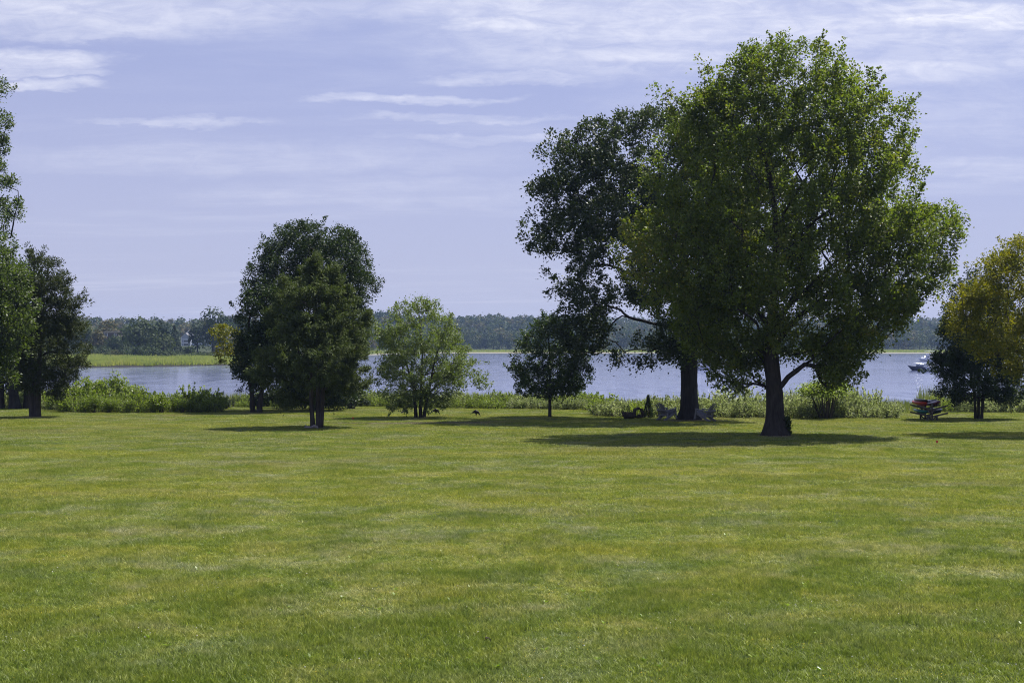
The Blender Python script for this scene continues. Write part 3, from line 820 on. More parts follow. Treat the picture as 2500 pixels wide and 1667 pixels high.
# front row of the wood across the river
k = 0; u = 905.0
while u < 2560:
    d = float(shore(u)) + rng0.uniform(70, 105)
    top = rng0.uniform(803, 826)
    seg = 'between birch and young round tree' if u < 1240 else 'seen below the oak' if u < 1700 else 'seen past the big maple trunk' if u < 2150 else 'behind the moored boats'
    far_tree('far_shore_tree', 'far-wood front tree ' + seg, u, 858, top, rng0.uniform(26, 46), d, 5000+k, n=330, q=1.05, v=rng0.uniform(0.25, 0.85), group='front trees of the far wood ' + seg)
    u += rng0.uniform(17, 30); k += 1
def make_marsh_grass():
    rng = np.random.default_rng(8)
    n = 60000
    u = rng.uniform(120, 700, n); t = 4.5 + rng.random(n)**1.3*150
    d = shore(u) + t; x = (u-1250)/F*d
    z = far_z(u, t) + 0.0
    h = rng.uniform(0.55, 1.25, n)*(0.9+0.5*np.sin(t/17.0+u/40.0)**2)
    w = rng.uniform(0.18, 0.42, n); a = rng.uniform(0, 3.14, n)
    dx = np.cos(a)*w/2; dy = np.sin(a)*w/2; lx = rng.normal(0, 0.2, n)
    V = np.stack([np.stack([x-dx, d-dy, z-0.1], 1), np.stack([x+dx, d+dy, z-0.1], 1), np.stack([x+lx, d+rng.normal(0, .2, n), z+h], 1)], 1).reshape(-1, 3)
    pn = np.array([mnoise.noise(Vector((xx/9.0, dd/14.0, 0))) for xx, dd in zip(x, d)])
    v = np.clip(0.5 + 0.55*pn + rng.normal(0, 0.1, n), 0, 1)
    # the mainland marsh further off
    n2 = 26000
    u = rng.uniform(900, 2600, n2); t = 12 + rng.random(n2)*60; d2 = shore(u)+t; x2 = (u-1250)/F*d2; z2 = far_z(u, t)
    h = rng.uniform(0.6, 1.5, n2); w = rng.uniform(0.4, 0.9, n2); a = rng.uniform(0, 3.14, n2)
    dx = np.cos(a)*w/2; dy = np.sin(a)*w/2
    V2 = np.stack([np.stack([x2-dx, d2-dy, z2-0.1], 1), np.stack([x2+dx, d2+dy, z2-0.1], 1), np.stack([x2, d2, z2+h], 1)], 1).reshape(-1, 3)
    V = np.concatenate([V, V2]); v = np.concatenate([v, np.clip(rng.normal(0.5, 0.2, n2), 0, 1)])
    Fq = np.arange(len(V)).reshape(-1, 3)
    tag(mobj('marsh_grass', mesh_np('marsh_grass', V, Fq, M['marsh'], v=v)), 'pale green salt marsh grass along the far waterline', 'marsh grass', kind='stuff')
make_marsh_grass()

# ================================================================ houses across the water
M['house_blue'] = plain('blue_grey_clapboard', (0.30, 0.33, 0.42), 0.7, 0.08, 0.6)
M['house_brown'] = plain('brown_shingle', (0.11, 0.085, 0.07), 0.85, 0.2, 0.8)
M['white_paint'] = plain('white_paint', (0.78, 0.78, 0.80), 0.5, 0.04, 2)
M['roof_grey'] = plain('grey_roof_shingle', (0.26, 0.25, 0.26), 0.85, 0.15, 0.9)
M['roof_dark'] = plain('dark_roof_shingle', (0.12, 0.11, 0.11), 0.85, 0.2, 0.9)
M['roof_subdued'] = plain('subdued_roof', (0.030, 0.030, 0.026), 0.95, 0.3, 0.9, spec=.1)  # colour darkened so the sunlit roof doesn't show up bright
M['glass'] = plain('window_glass', (0.03, 0.035, 0.045), 0.08, 0.1, 1)
def window(parent, x, z, w, h, y):
    f = MB()
    f.box((x-w/2, y-0.05, z), (0.14, 0.12, h+0.28)).box((x+w/2, y-0.05, z), (0.14, 0.12, h+0.28))
    f.box((x, y-0.052, z-h/2), (w-0.14, 0.12, 0.14)).box((x, y-0.052, z+h/2), (w-0.14, 0.12, 0.14)).box((x, y-0.048, z), (w-0.14, 0.08, 0.07))
    o = f.build('window', M['white_paint'], parent)
    MB().box((x, y-0.02, z), (w-0.1, 0.04, h-0.1)).build('pane', M['glass'], o)
def gable(parent, W, Hw, Hr, Lg, wall, roof, y0=0.0, x0=0.0, z0=0.0, eave=0.35, trim=True):
    """gabled block, gable end to the viewer; x0 centre, front at y0"""
    MB().prism([(x0-W/2, y0, z0), (x0+W/2, y0, z0), (x0+W/2, y0, z0+Hw), (x0, y0, z0+Hr), (x0-W/2, y0, z0+Hw)], (0, Lg, 0)).build('wall', wall, parent)
    for sgn in (-1, 1):
        a = Vector((x0, 0, z0+Hr+0.12)); k = (Hr-Hw)/(W/2)
        b = Vector((x0+sgn*(W/2+eave), 0, z0+Hw-k*eave+0.12))
        n = Vector((sgn*k, 0, 1)).normalized()*0.18
        MB().prism([(a.x, y0-eave, a.z), (b.x, y0-eave, b.z), (b.x+n.x, y0-eave, b.z+n.z), (a.x, y0-eave, a.z+0.2)], (0, Lg+2*eave, 0)).build('roof', roof, parent)
        if trim:
            MB().beam((a.x, y0-eave-0.04, a.z-0.1), (b.x, y0-eave-0.04, b.z-0.1), 0.09, 0.36, up=(0, 1, 0)).build('barge_board', M['white_paint'], parent)
def blue_house():
    d = 880.0; px = 454; z = 3.6
    r = empty('blue_house', ((px-1250)/F*d, d, z)); tag(r, 'blue-grey gabled house with white trim among trees across the water', 'house')
    gable(r, 5.6, 5.2, 7.8, 9, M['house_blue'], M['roof_grey'])
    gable(r, 8.6, 5.6, 9.4, 12, M['house_blue'], M['roof_grey'], y0=5.0, x0=0.6)
    MB().prism([(1.0, 6.5, 9.4), (1.0, 15.0, 9.4), (1.0, 15.8, 5.3), (1.0, 5.2, 5.3)], (13.5, 0, 0)).build('roof', M['roof_grey'], r)
    MB().box((8.5, 11, 2.6), (12.5, 8, 5.2)).build('wall', M['house_blue'], r)
    gable(r, 3.0, 7.2, 8.7, 4, M['house_blue'], M['roof_grey'], y0=6.0, x0=7.0)
    MB().box((0, -0.08, 4.2), (5.6, 0.14, 0.22)).box((0, -0.08, 1.9), (5.6, 0.14, 0.25)).build('trim_band', M['white_paint'], r)
    for sx in (-2.8, 2.8): MB().box((sx, -0.06, 2.6), (0.22, 0.16, 5.2)).build('corner_board', M['white_paint'], r)
    window(r, 0, 3.05, 2.6, 1.3, 0); window(r, 0, 0.9, 3.0, 1.2, 0); window(r, 7.0, 6.6, 1.2, 1.1, 6.0)
blue_house()
def brown_house():
    d = 660.0; px = 549; z = 0.2
    r = empty('brown_house', ((px-1250)/F*d, d, z)); tag(r, 'brown shingled house with white-framed windows under the tall spreading tree', 'house')
    MB().box((0, 3.5, 3.4), (11, 7, 6.8)).build('wall', M['house_brown'], r)
    MB().prism([(-5.9, -0.5, 6.7), (-5.9, 3.5, 9.4), (-5.9, 7.5, 6.7)], (11.8, 0, 0)).build('roof', M['roof_dark'], r)
    for x, z2 in ((-3.4, 5.2), (-1.9, 5.2), (1.5, 5.2), (3.4, 5.2), (-3.0, 2.0), (2.2, 2.0)): window(r, x, z2, 1.1, 1.5, 0)
    MB().box((-4.4, -0.9, 1.2), (0.18, 0.18, 2.6)).box((-1.6, -0.9, 1.2), (0.18, 0.18, 2.6)).box((-3.0, -0.6, 2.75), (3.4, 1.3, 0.2)).build('porch', M['white_paint'], r)
brown_house()
def hidden_house():
    d = 622.0; px = 268; z = 4.0
    r = empty('shingled_house', ((px-1250)/F*d, d, z)); tag(r, 'shingled house almost hidden in the trees, only white-framed windows showing', 'house')
    MB().box((0.4, 3.5, 3.0), (6.4, 7, 5.0)).build('wall', M['house_brown'], r)
    MB().prism([(-3.2, -0.4, 5.45), (-3.2, 3.5, 6.3), (-3.2, 7.4, 5.45)], (7.2, 0, 0)).build('roof', M['roof_subdued'], r)
    window(r, -1.6, 4.6, 1.3, 1.1, 0); window(r, 2.4, 4.6, 0.8, 1.1, 0)
hidden_house()

# ================================================================ the garden trees
DETAIL = 1.0
def T(n): return int(n*DETAIL)
def warm_left(c, rng):
    # a touch of early colour on the maple's left flank
    k = np.exp(-(((c[:, 0]+7.2)/1.6)**2 + ((c[:, 2]-9.0)/2.6)**2))
    return 0.10 + 0.45*k*(rng.random(len(c)) < 0.5)
make_tree('maple_tree', 'tallest maple with broad bright green crown and thick forked trunk', (1893, 1063),
    [(106, 1930, 2000), (120, 1850, 2035), (145, 1795, 2078), (190, 1735, 2138), (230, 1690, 2172), (280, 1645, 2208), (350, 1612, 2240), (450, 1555, 2285),
     (550, 1515, 2322), (620, 1492, 2328), (700, 1512, 2312), (760, 1565, 2272), (820, 1635, 2208), (870, 1685, 2162), (915, 1705, 2125), (955, 1735, 2060)],
    14, M['maple'], M['bark'], boughs=260, fill=0.38, br=(0.95, 1.6), bflat=0.62, tips=T(3000), limbs=60, lp=74, leaf=(0.14, 0.105), base_r=0.44, depth=0.62,
    stems=[[(1893, 1063), (1890, 960), (1886, 820), (1893, 690), (1905, 560)]], slope=0.8, limb_lo=0.24, twig=(0.9, 0.23), tipdir=(0.5, 0.6), zbare=2.1,
    clear_px=(1.7, 4.3), flare=1.05, vbias=warm_left, inner=0.35, lumps=(2.4, 0.16), sparse_low=0.1,
    holes=((1955, 930, 45, 45),), extra=[(1612, 230, 0.0), (1640, 240, 0.1), (1660, 255, 0), (1720, 165, 0), (1735, 175, 0.2), (2250, 690, 0), (2330, 540, 0), (2300, 700, .3), (2260, 705, -.3), (2320, 560, .2)], lobes=6)
make_tree('oak_tree', 'dark oak with massive straight trunk standing behind the tallest maple', (1683, 1025),
    [(268, 1585, 1680), (300, 1420, 1800), (350, 1332, 1880), (400, 1310, 1930), (470, 1292, 1960), (520, 1266, 1975), (600, 1248, 1980), (650, 1266, 1970),
     (700, 1274, 1950), (750, 1285, 1920), (800, 1310, 1860), (845, 1350, 1790), (880, 1400, 1730), (905, 1560, 1720)],
    22, M['oak'], M['bark_oak'], boughs=170, fill=0.28, br=(1.0, 1.6), bflat=0.75, tips=T(1750), limbs=44, lp=72, leaf=(0.19, 0.115), base_r=0.52, depth=0.7,
    stems=[[(1683, 1025), (1684, 900), (1680, 700), (1640, 420)]], slope=0.2, twig=(0.7, 0.30), tipdir=(0.4, 0.5), zbare=4.2,
    holes=((1490, 672, 46, 16), (1528, 800, 40, 60)), flare=0.8, inner=0.45, lumps=(2.2, 0.26), lobes=6)
make_tree('shade_tree', 'tall dark tree whose rounded twin-topped crown rises behind the middle cedar', (768, 1003),
    [(548, 690, 770), (575, 652, 872), (600, 640, 885), (640, 612, 900), (680, 604, 908), (720, 612, 905), (760, 640, 900), (820, 650, 893), (900, 660, 885), (960, 690, 870), (985, 705, 845)],
    33, M['darkleaf'], M['bark'], boughs=130, fill=0.45, br=(0.8, 1.35), bflat=0.75, tips=T(1450), limbs=34, lp=66, leaf=(0.16, 0.095), base_r=0.32, depth=0.8, slope=0.35, twig=(0.7, 0.27), zbare=0.8,
    holes=((808, 560, 14, 26),), inner=0.4, lumps=(1.8, 0.24), extra=[(925, 690, 0), (918, 700, .2), (912, 712, 0), (905, 706, -.2), (900, 720, .1), (602, 690, 0)])
make_tree('leaning_tree', 'dark drooping small tree on twin stems at the left of the middle cedar', (624, 1008),
    [(680, 640, 720), (720, 596, 725), (780, 566, 730), (840, 552, 730), (890, 560, 730), (920, 582, 720), (950, 606, 700)],
    44, M['darkleaf'], M['bark'], boughs=34, br=(0.8, 1.25), tips=T(620), limbs=20, lp=54, leaf=(0.16, 0.10), base_r=0.17, depth=0.85,
    stems=[[(618, 1008), (614, 960), (600, 880), (610, 780)], [(632, 1008), (640, 950), (652, 870), (655, 760)]], slope=0.2, twig=(0.6, 0.26), tipdir=(0.4, 0.0), zbare=1.6, inner=0.3,
    extra=[(572, 900, 0), (580, 905, .1), (600, 930, 0)])
def cedar_tree(*a, **k): return make_tree(*a, **k)
cedar_tree('cedar_tree', 'middle red cedar with dense dark foliage and fluted trunk on the open lawn', (773, 1043),
    [(640, 755, 772), (662, 742, 812), (690, 698, 835), (730, 680, 862), (780, 668, 892), (830, 645, 908), (880, 620, 922), (910, 615, 925), (950, 640, 905), (980, 672, 872), (995, 700, 845)],
    55, M['cedar'], M['bark_cedar'], boughs=120, fill=0.10, br=(0.65, 1.15), bflat=0.26, tips=T(900), limbs=50, lp=110, leaf=(0.17, 0.05), base_r=0.135, depth=0.85,
    stems=[[(764, 1043), (760, 985), (758, 900), (752, 760)], [(776, 1043), (775, 970), (776, 850), (764, 655)], [(784, 1043), (788, 985), (792, 900), (800, 760)]],
    slope=0.15, arch=0.03, tuft=0.7, twig=(0.7, 0.13), tipdir=(0.85, 0.42), zbare=1.4, inner=0.42, lumps=(1.3, 0.26), nup=0.6, flare=0.35, flute=0.12,
    clear_px=(1.0, 2.3), sparse_low=0.5, shoots=0.0,
    extra=[(x_+dx_, y_, 0.25*k_) for (x_, y0_, n_) in ((768, 634, 9), (812, 660, 7), (700, 688, 6), (664, 765, 4), (890, 770, 4), (846, 708, 5)) for k_ in (-1, 0, 1) for j_ in range(n_) for (dx_, y_) in (((j_*1.5+1)*k_, y0_+j_*7.0),)])
make_tree('birch_tree', 'pale green birch on three spreading stems beside the wild turkeys', (1026, 1020),
    [(728, 995, 1045), (745, 968, 1078), (780, 932, 1115), (830, 918, 1140), (870, 912, 1162), (910, 908, 1172), (935, 905, 1178), (960, 912, 1145), (985, 935, 1108), (998, 950, 1085)],
    66, M['birch'], M['bark_birch'], boughs=110, fill=0.45, br=(0.5, 0.85), bflat=0.8, tips=T(760), limbs=30, lp=50, leaf=(0.12, 0.075), base_r=0.115, depth=0.85,
    stems=[[(1016, 1020), (1010, 950), (992, 880), (975, 800)], [(1026, 1020), (1027, 940), (1030, 860), (1022, 750)], [(1034, 1020), (1046, 955), (1062, 880), (1085, 800)]],
    slope=0.5, arch=0.16, twig=(0.65, 0.17), tipdir=(0.35, -0.25), zbare=1.3, inner=0.3, lumps=(1.4, 0.22), flare=0.4, sparse_low=0.45,
    extra=[(1188, 935, 0), (1180, 930, .1), (1172, 925, 0), (1160, 918, .1), (1182, 940, -.1), (1170, 938, .1)])
make_tree('young_maple_tree', 'small neat round-headed tree on a thin single trunk under the oak boughs', (1342, 1018),
    [(768, 1320, 1365), (800, 1292, 1398), (840, 1268, 1425), (870, 1252, 1438), (920, 1240, 1444), (945, 1238, 1442), (960, 1265, 1420), (972, 1300, 1388)],
    77, M['youngmaple'], M['bark'], boughs=80, fill=0.4, br=(0.45, 0.8), bflat=0.7, tips=T(560), limbs=22, lp=56, leaf=(0.12, 0.085), base_r=0.11, depth=0.9,
    slope=0.35, twig=(0.45, 0.17), zbare=1.35, inner=0.35, lumps=(1.3, 0.2), flare=0.3)
make_tree('red_cedar', 'ragged brownish cedar with thick fluted trunk at the left edge of the lawn', (85, 1018),
    [(605, 70, 92), (640, 58, 140), (690, 40, 168), (720, 30, 182), (780, 20, 200), (850, 15, 212), (900, 18, 208), (945, 30, 182), (978, 50, 145)],
    88, M['cedar_brown'], M['bark_cedar'], boughs=130, fill=.35, br=(0.5, 0.9), bflat=0.55, tips=T(800), limbs=40, lp=64, leaf=(0.18, 0.055), base_r=0.2, depth=0.8,
    stems=[[(80, 1018), (78, 960), (76, 800), (80, 640)], [(91, 1018), (94, 950), (100, 820), (112, 700)]],
    slope=0.25, twig=(0.7, 0.17), tipdir=(0.6, 0.35), zbare=1.5, inner=0.3, lumps=(1.3, 0.3), nup=0.25, flare=0.5, flute=0.12,
    extra=[(200, 725, 0), (196, 735, .1), (190, 745, 0), (186, 730, -.1), (205, 740, .1)], clear_px=(0.9, 1.7))
make_tree('tall_oak', 'very tall oak cut off by the left edge of the view', (36, 998),
    [(195, -60, 14), (230, -110, 25), (300, -160, 31), (345, -190, 33), (370, -200, 18), (400, -210, 32), (450, -220, 36), (500, -230, 50), (540, -235, 42), (565, -235, 12), (610, -230, 30), (700, -220, 45), (800, -200, 55), (880, -150, 60), (940, -60, 60)],
    99, M['leftoak'], M['bark_oak'], boughs=150, br=(0.9, 1.5), tips=T(1000), limbs=40, lp=60, leaf=(0.18, 0.11), base_r=0.36, depth=0.6,
    stems=[[(36, 998), (25, 850), (-30, 600), (-50, 330)]], slope=0.3, twig=(0.7, 0.3), zbare=3.0, inner=0.45, lumps=(1.9, 0.2))
make_tree('near_oak', 'glossy bright green oak at the left edge overlapping the ragged cedar', (-70, 1030),
    [(575, -90, 15), (610, -130, 45), (650, -170, 70), (700, -200, 84), (750, -220, 90), (800, -220, 82), (850, -200, 66), (900, -170, 50), (935, -120, 25)],
    110, M['leftoak'], M['bark'], boughs=55, br=(0.8, 1.3), tips=T(700), limbs=26, lp=56, leaf=(0.16, 0.10), base_r=0.26, depth=0.7, slope=0.3, twig=(0.6, 0.26), zbare=2.0, inner=0.45, lumps=(1.4, 0.24))
for (px, sd, lab) in ((3, 120, 'slim dark tree at the very left edge behind the lawn'), (66, 121, 'dark tree close behind the ragged cedar trunk')):
    make_tree('edge_tree', lab, (px, 997), [(640, px-25, px+20), (700, px-60, px+45), (800, px-80, px+60), (880, px-80, px+62), (930, px-60, px+48), (955, px-40, px+30)],
        sd, M['darkleaf'], M['bark'], tips=T(260), limbs=12, lp=44, leaf=(0.2, 0.12), base_r=0.24, depth=0.8, slope=0.3, zbare=2.0, group='dark trees at the left edge')
make_tree('dark_multistem_tree', 'dark green tree on three close stems beside the kayak rack', (2388, 1023),
    [(660, 2360, 2425), (700, 2328, 2455), (760, 2302, 2475), (830, 2284, 2492), (880, 2280, 2500), (930, 2278, 2508), (962, 2290, 2500), (982, 2325, 2470)],
    131, M['darkleaf'], M['bark'], boughs=80, fill=.4, br=(0.6, 1.0), tips=T(950), limbs=26, lp=60, leaf=(0.13, 0.09), base_r=0.09, depth=0.85,
    stems=[[(2382, 1023), (2379, 960), (2360, 850), (2350, 760)], [(2389, 1023), (2389, 950), (2392, 820), (2392, 700)], [(2396, 1023), (2399, 960), (2415, 860), (2430, 760)]],
    slope=0.4, twig=(0.5, 0.2), zbare=1.5, inner=0.35, lumps=(1.4, 0.2), flare=0.3)
make_tree('yellowing_tree', 'yellowing tree at the right edge turning gold before autumn', (2575, 1060),
    [(585, 2470, 2640), (610, 2430, 2690), (650, 2385, 2740), (700, 2350, 2790), (750, 2330, 2815), (800, 2322, 2820), (850, 2340, 2810), (890, 2385, 2770), (925, 2450, 2700)],
    142, M['yellow'], M['bark'], boughs=150, fill=.4, br=(0.6, 1.05), tips=T(1200), limbs=34, lp=56, leaf=(0.12, 0.085), base_r=0.25, depth=0.75, slope=0.35, twig=(0.6, 0.22), zbare=2.3, inner=0.4, lumps=(1.6, 0.22),
    stems=[[(2575, 1060), (2570, 900), (2555, 680)]])
make_tree('yellow_sapling', 'small yellow-leaved tree poking out left of the drooping dark tree', (612, 1000),
    [(796, 528, 570), (806, 505, 580), (828, 520, 590), (845, 535, 595), (868, 515, 595), (885, 535, 595), (905, 560, 600)],
    153, M['yellowbright'], M['bark'], tips=T(80), limbs=10, lp=24, leaf=(0.19, 0.10), base_r=0.06, depth=0.9, slope=0.3, twig=(0.4, 0.2), zbare=1.5, d=108, inner=0.3)
# shoots at the foot of the maple, parts of that tree
def maple_shoots():
    root = bpy.data.objects['maple_tree']; rng = np.random.default_rng(4)
    n = 420
    h = rng.random(n); c = np.stack([0.42 + 0.22*rng.random(n) + 0.12*(1-h) + rng.normal(0, .05, n), -0.15+rng.normal(0, 0.15, n), 0.1+0.85*h], 1)
    d = unit(np.stack([rng.normal(.6, .5, n), rng.normal(0, .5, n), rng.normal(.4, .5, n)], 1))
    V, Fq = leaf_quads(c, d, unit(rng.normal(0, 1, (n, 3))+np.array([0, -.3, .6])), rng.uniform(.09, .16, n), rng.uniform(.07, .11, n))
    mobj('foot_shoots', mesh_np('foot_shoots', V, Fq, M['darkleaf'], v=rng.uniform(.1, .7, n)), root)['kind'] = 'stuff'
maple_shoots()
def cedar_stub():
    root = bpy.data.objects['cedar_tree']
    MB().tube([(0.24, -0.05, 0.02), (0.30, -0.04, 0.45), (0.27, -0.05, 0.85), (0.33, -0.05, 1.12), (0.34, -0.05, 1.2)], [0.14, 0.10, 0.09, 0.085, 0.05], 9).build('broken_stub', M['bark_cedar'], root, True)
cedar_stub()

# ================================================================ growth along the bank
def stem_tubes(base, tip, r):
    """thin three-sided stems"""
    n = len(base); ax = unit(tip-base); x = unit(np.cross(ax, np.array([0.3, 0.9, 0.2]))); y = np.cross(ax, x)
    V = []; 
    for k in range(3):
        o = (x*math.cos(2.094*k)+y*math.sin(2.094*k))
        V.append(base+o*r); V.append(tip+o*r*0.4)
    V = np.stack(V, 1).reshape(-1, 3); i = np.arange(n)*6
    Fq = np.concatenate([np.stack([i+2*k, i+2*((k+1) % 3), i+2*((k+1) % 3)+1, i+2*k+1], 1) for k in range(3)])
    return V, Fq
def shrub_meshes(rng, kind):
    """unit shrub, one metre tall: (foliage V, F, v), (stem V, F)"""
    if kind == 'upright':                      # mugwort and groundsel: many rising leafy stems
        ns, pl = 40, 24
        a = rng.uniform(0, 6.28, ns); r = np.sqrt(rng.random(ns))*0.30
        b = np.stack([r*np.cos(a), r*np.sin(a), np.zeros(ns)], 1)
        lean = 0.22+0.55*r/0.30*rng.uniform(0.5, 1, ns); hh = rng.uniform(0.68, 1.02, ns)*(1-0.30*(r/0.30)**2)
        t = b + np.stack([np.cos(a)*lean*0.42, np.sin(a)*lean*0.42, hh], 1) + np.stack([rng.normal(0, .05, ns), rng.normal(0, .05, ns), np.zeros(ns)], 1)
        i = np.repeat(np.arange(ns), pl); f = 0.12+0.88*rng.random(ns*pl)**0.8
        c = b[i]+(t-b)[i]*f[:, None] + rng.normal(0, 1, (len(i), 3))*(0.075*(1.15-f))[:, None]
        ax = unit(t-b)[i]
        d = unit(ax*0.9+rng.normal(0, .55, (len(i), 3))); L = rng.uniform(.07, .135, len(i)); W = L*0.42
        nn = unit(rng.normal(0, .7, (len(i), 3))+np.array([0, 0, .5])); st = stem_tubes(b, b+(t-b)*0.9, 0.008)
        v = np.clip(0.25+0.45*f*0.6+rng.normal(0, .18, len(i)), 0, 1)*0+np.clip(0.5+rng.normal(0, .2, len(i))+rng.normal(0, .1, ns)[i], 0, 1)
    elif kind == 'round':                      # dense leafy bush
        m = 15; n = 1500
        lc = unit(rng.normal(0, 1, (m, 3)))*np.array([.36, .36, .26])*rng.random((m, 1))**.35; lc[:, 2] += .52
        lr = rng.uniform(.13, .24, m); k = rng.integers(0, m, n)
        u = unit(rng.normal(0, 1, (n, 3))); c = lc[k]+u*(lr[k]*rng.uniform(.55, 1.08, n))[:, None]; c[:, 2] = np.abs(c[:, 2])
        d = unit(rng.normal(0, 1, (n, 3))); L = rng.uniform(.045, .085, n); W = L*.62
        nn = unit(u*.5+rng.normal(0, .5, (n, 3))+np.array([0, 0, .5])); v = np.clip(.45+rng.normal(0, .2, n)+rng.normal(0, .12, m)[k], 0, 1)
        a = rng.uniform(0, 6.28, 12); b = np.stack([.08*np.cos(a), .08*np.sin(a), a*0], 1); st = stem_tubes(b, lc[:12]*0.9, 0.012)
    elif kind == 'flat':                       # bare fan of stems under a flat leafy top
        ns = 26; a = rng.uniform(0, 6.28, ns); r = np.sqrt(rng.random(ns))
        b = np.stack([.16*r*np.cos(a), .16*r*np.sin(a), a*0], 1)
        t = np.stack([.62*r*np.cos(a), .5*r*np.sin(a), .80+.16*(1-r**2)+rng.normal(0, .03, ns)], 1)
        st = stem_tubes(b, t, .014); n = 5200; i = rng.integers(0, ns, n)
        c = t[i]+rng.normal(0, 1, (n, 3))*np.array([.11, .11, .085]); c[:, 2] -= .07
        d = unit(rng.normal(0, 1, (n, 3))); L = rng.uniform(.04, .075, n); W = L*.55; nn = unit(rng.normal(0, .5, (n, 3))+np.array([0, 0, .7])); v = np.clip(.5+rng.normal(0, .2, n), 0, 1)
    else:                                      # small pointed evergreen
        n = 1500; z = rng.random(n)**1.15; rad = (1-z)*.24*rng.uniform(.5, 1.1, n)+.02; a = rng.uniform(0, 6.28, n)
        c = np.stack([rad*np.cos(a), rad*np.sin(a), .03+z*.97], 1); d = unit(np.stack([np.cos(a)*.6, np.sin(a)*.6, np.full(n, .8)], 1)+rng.normal(0, .3, (n, 3)))
        L = rng.uniform(.06, .11, n); W = L*.3; nn = unit(rng.normal(0, 1, (n, 3))); v = np.clip(.4+rng.normal(0, .2, n), 0, 1)
        st = stem_tubes(np.zeros((1, 3)), np.array([[0, 0, .8]]), .03)
    V, Fq = leaf_quads(c, d, nn, L, W)
    return (V, Fq, v), st
SH = {}
_r = np.random.default_rng(31)
for kind, nv in (('upright', 6), ('round', 5), ('flat', 1), ('cone', 1)):
    for j in range(nv):
        (V, Fq, v), (sV, sF) = shrub_meshes(_r, kind)
        SH.setdefault(kind, []).append((V, Fq, v, mesh_np('shrub_stems', sV, sF, M['stem'])))
_cache = {}
def shrub(name, label, group, kind, mat, p, w, h, rng, cat='shrub', variant=None):
    j = int(rng.integers(0, len(SH[kind]))) if variant is None else variant
    key = (kind, j, mat)
    if key not in _cache:
        V, Fq, v, sm = SH[kind][j]
        _cache[key] = mesh_np('foliage', V, Fq, M[mat], v=v)
    root = empty(name, p, rng.uniform(0, 6.28)); root.scale = (w, w, h); tag(root, label, cat, group)
    mobj('foliage', _cache[key], root); mobj('stem', SH[kind][j][3], root)
    return root
SEG = [  # from, to, front height, back height, materials, where
    (-260, 100, 1.5, 2.0, ('shrub_grey', 'shrub_green'), 'behind the left edge trunks'),
    (100, 180, 1.3, 1.8, ('shrub_grey', 'shrub_green'), 'just right of the ragged cedar trunk'),
    (180, 350, 1.65, 2.0, ('shrub_green', 'shrub_bright'), 'in the left thicket, left half'),
    (350, 535, 1.65, 1.6, ('shrub_green', 'shrub_bright', 'shrub_green'), 'in the left thicket, right half'),
    (535, 700, 1.05, 1.1, ('shrub_green', 'shrub_dark'), 'around the drooping tree stems'),
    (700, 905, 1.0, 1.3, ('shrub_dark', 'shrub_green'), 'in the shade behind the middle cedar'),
    (905, 1120, 1.15, 1.35, ('shrub_green', 'shrub_grey'), 'behind the birch and the turkeys'),
    (1120, 1260, 1.2, 1.4, ('shrub_grey', 'shrub_green'), 'between birch and small round-headed tree'),
    (1260, 1465, 1.2, 1.35, ('shrub_grey', 'shrub_grey', 'shrub_green'), 'behind the small round-headed tree'),
    (1465, 1640, 1.5, 1.6, ('shrub_grey', 'shrub_grey', 'shrub_green'), 'left of the oak trunk'),
    (1640, 1860, 1.55, 1.7, ('shrub_grey',), 'between oak and maple trunks'),
    (1860, 2040, 1.7, 1.9, ('shrub_grey',), 'right of the maple trunk'),
    (2040, 2192, 1.65, 1.8, ('shrub_grey',), 'at the hedge end near the kayaks'),
    (2296, 2800, 1.5, 1.7, ('shrub_grey', 'shrub_green'), 'behind the dark three-stemmed tree')]
KIND_WORD = {'shrub_grey': 'grey-green', 'shrub_green': 'green', 'shrub_bright': 'bright green', 'shrub_dark': 'dark green'}
rs = np.random.default_rng(61)
for (u0, u1, hf, hb, mats, where) in SEG:
    for row in range(3):
        u = u0 + rs.uniform(0, 20)
        while u < u1:
            d = edge(u) + (0.55, 2.0, 4.0)[row] + rs.uniform(-.25, .45)
            S = F/d; h = (hf*0.8, hf, hb)[row]*rs.uniform(0.68, 1.25)*(1+0.22*mnoise.noise(Vector((u/55.0, row*2.0, 1.0)))); w = h*rs.uniform(1.0, 1.45)
            mat = mats[int(rs.integers(0, len(mats)))]
            kind = 'round' if (mat in ('shrub_bright', 'shrub_dark') and rs.random() < .7) else 'upright'
            x = (u-1250)/F*d
            lab = KIND_WORD[mat] + (' bushy shrub ' if kind == 'round' else ' upright shrub ') + ('in front ' if row == 0 else 'at the back ' if row == 2 else '') + where
            shrub('bank_shrub', lab, 'shrubs ' + where, kind, mat, (x, d, gz(x, d)-0.03), w, h, rs)
            u += S*w*rs.uniform(0.62, 0.85)
for (px, d, w, h, mat, lab) in ((205, 104.5, 2.6, 2.0, 'shrub_bright', 'low mounded bush at the left of the left thicket'), (222, 106.5, 2.8, 2.75, 'shrub_green', 'tall leafy bush at the left top of the left thicket'),
        (258, 107, 2.6, 2.6, 'shrub_bright', 'tall bush in the middle of the left thicket against the water'), (286, 107.5, 2.3, 3.25, 'shrub_green', 'tallest pointed bush of the left thicket'),
        (318, 107, 2.6, 2.35, 'shrub_green', 'rounded bush right of the tallest one in the left thicket'), (170, 108, 2.6, 2.2, 'shrub_grey', 'pale bush half behind the ragged cedar')):
    x = (px-1250)/F*d
    shrub('tall_bush', lab, 'tall bushes of the left thicket', 'round', mat, (x, d, gz(x, d)-.05), w, h, rs, 'bush')
p = on_lawn(2018, 1022); shrub('flat_topped_bush', 'yellow-green flat-topped bush on a fan of bare stems right of the maple', None, 'flat', 'shrub_green', p, 3.0, 2.35, rs, 'bush')
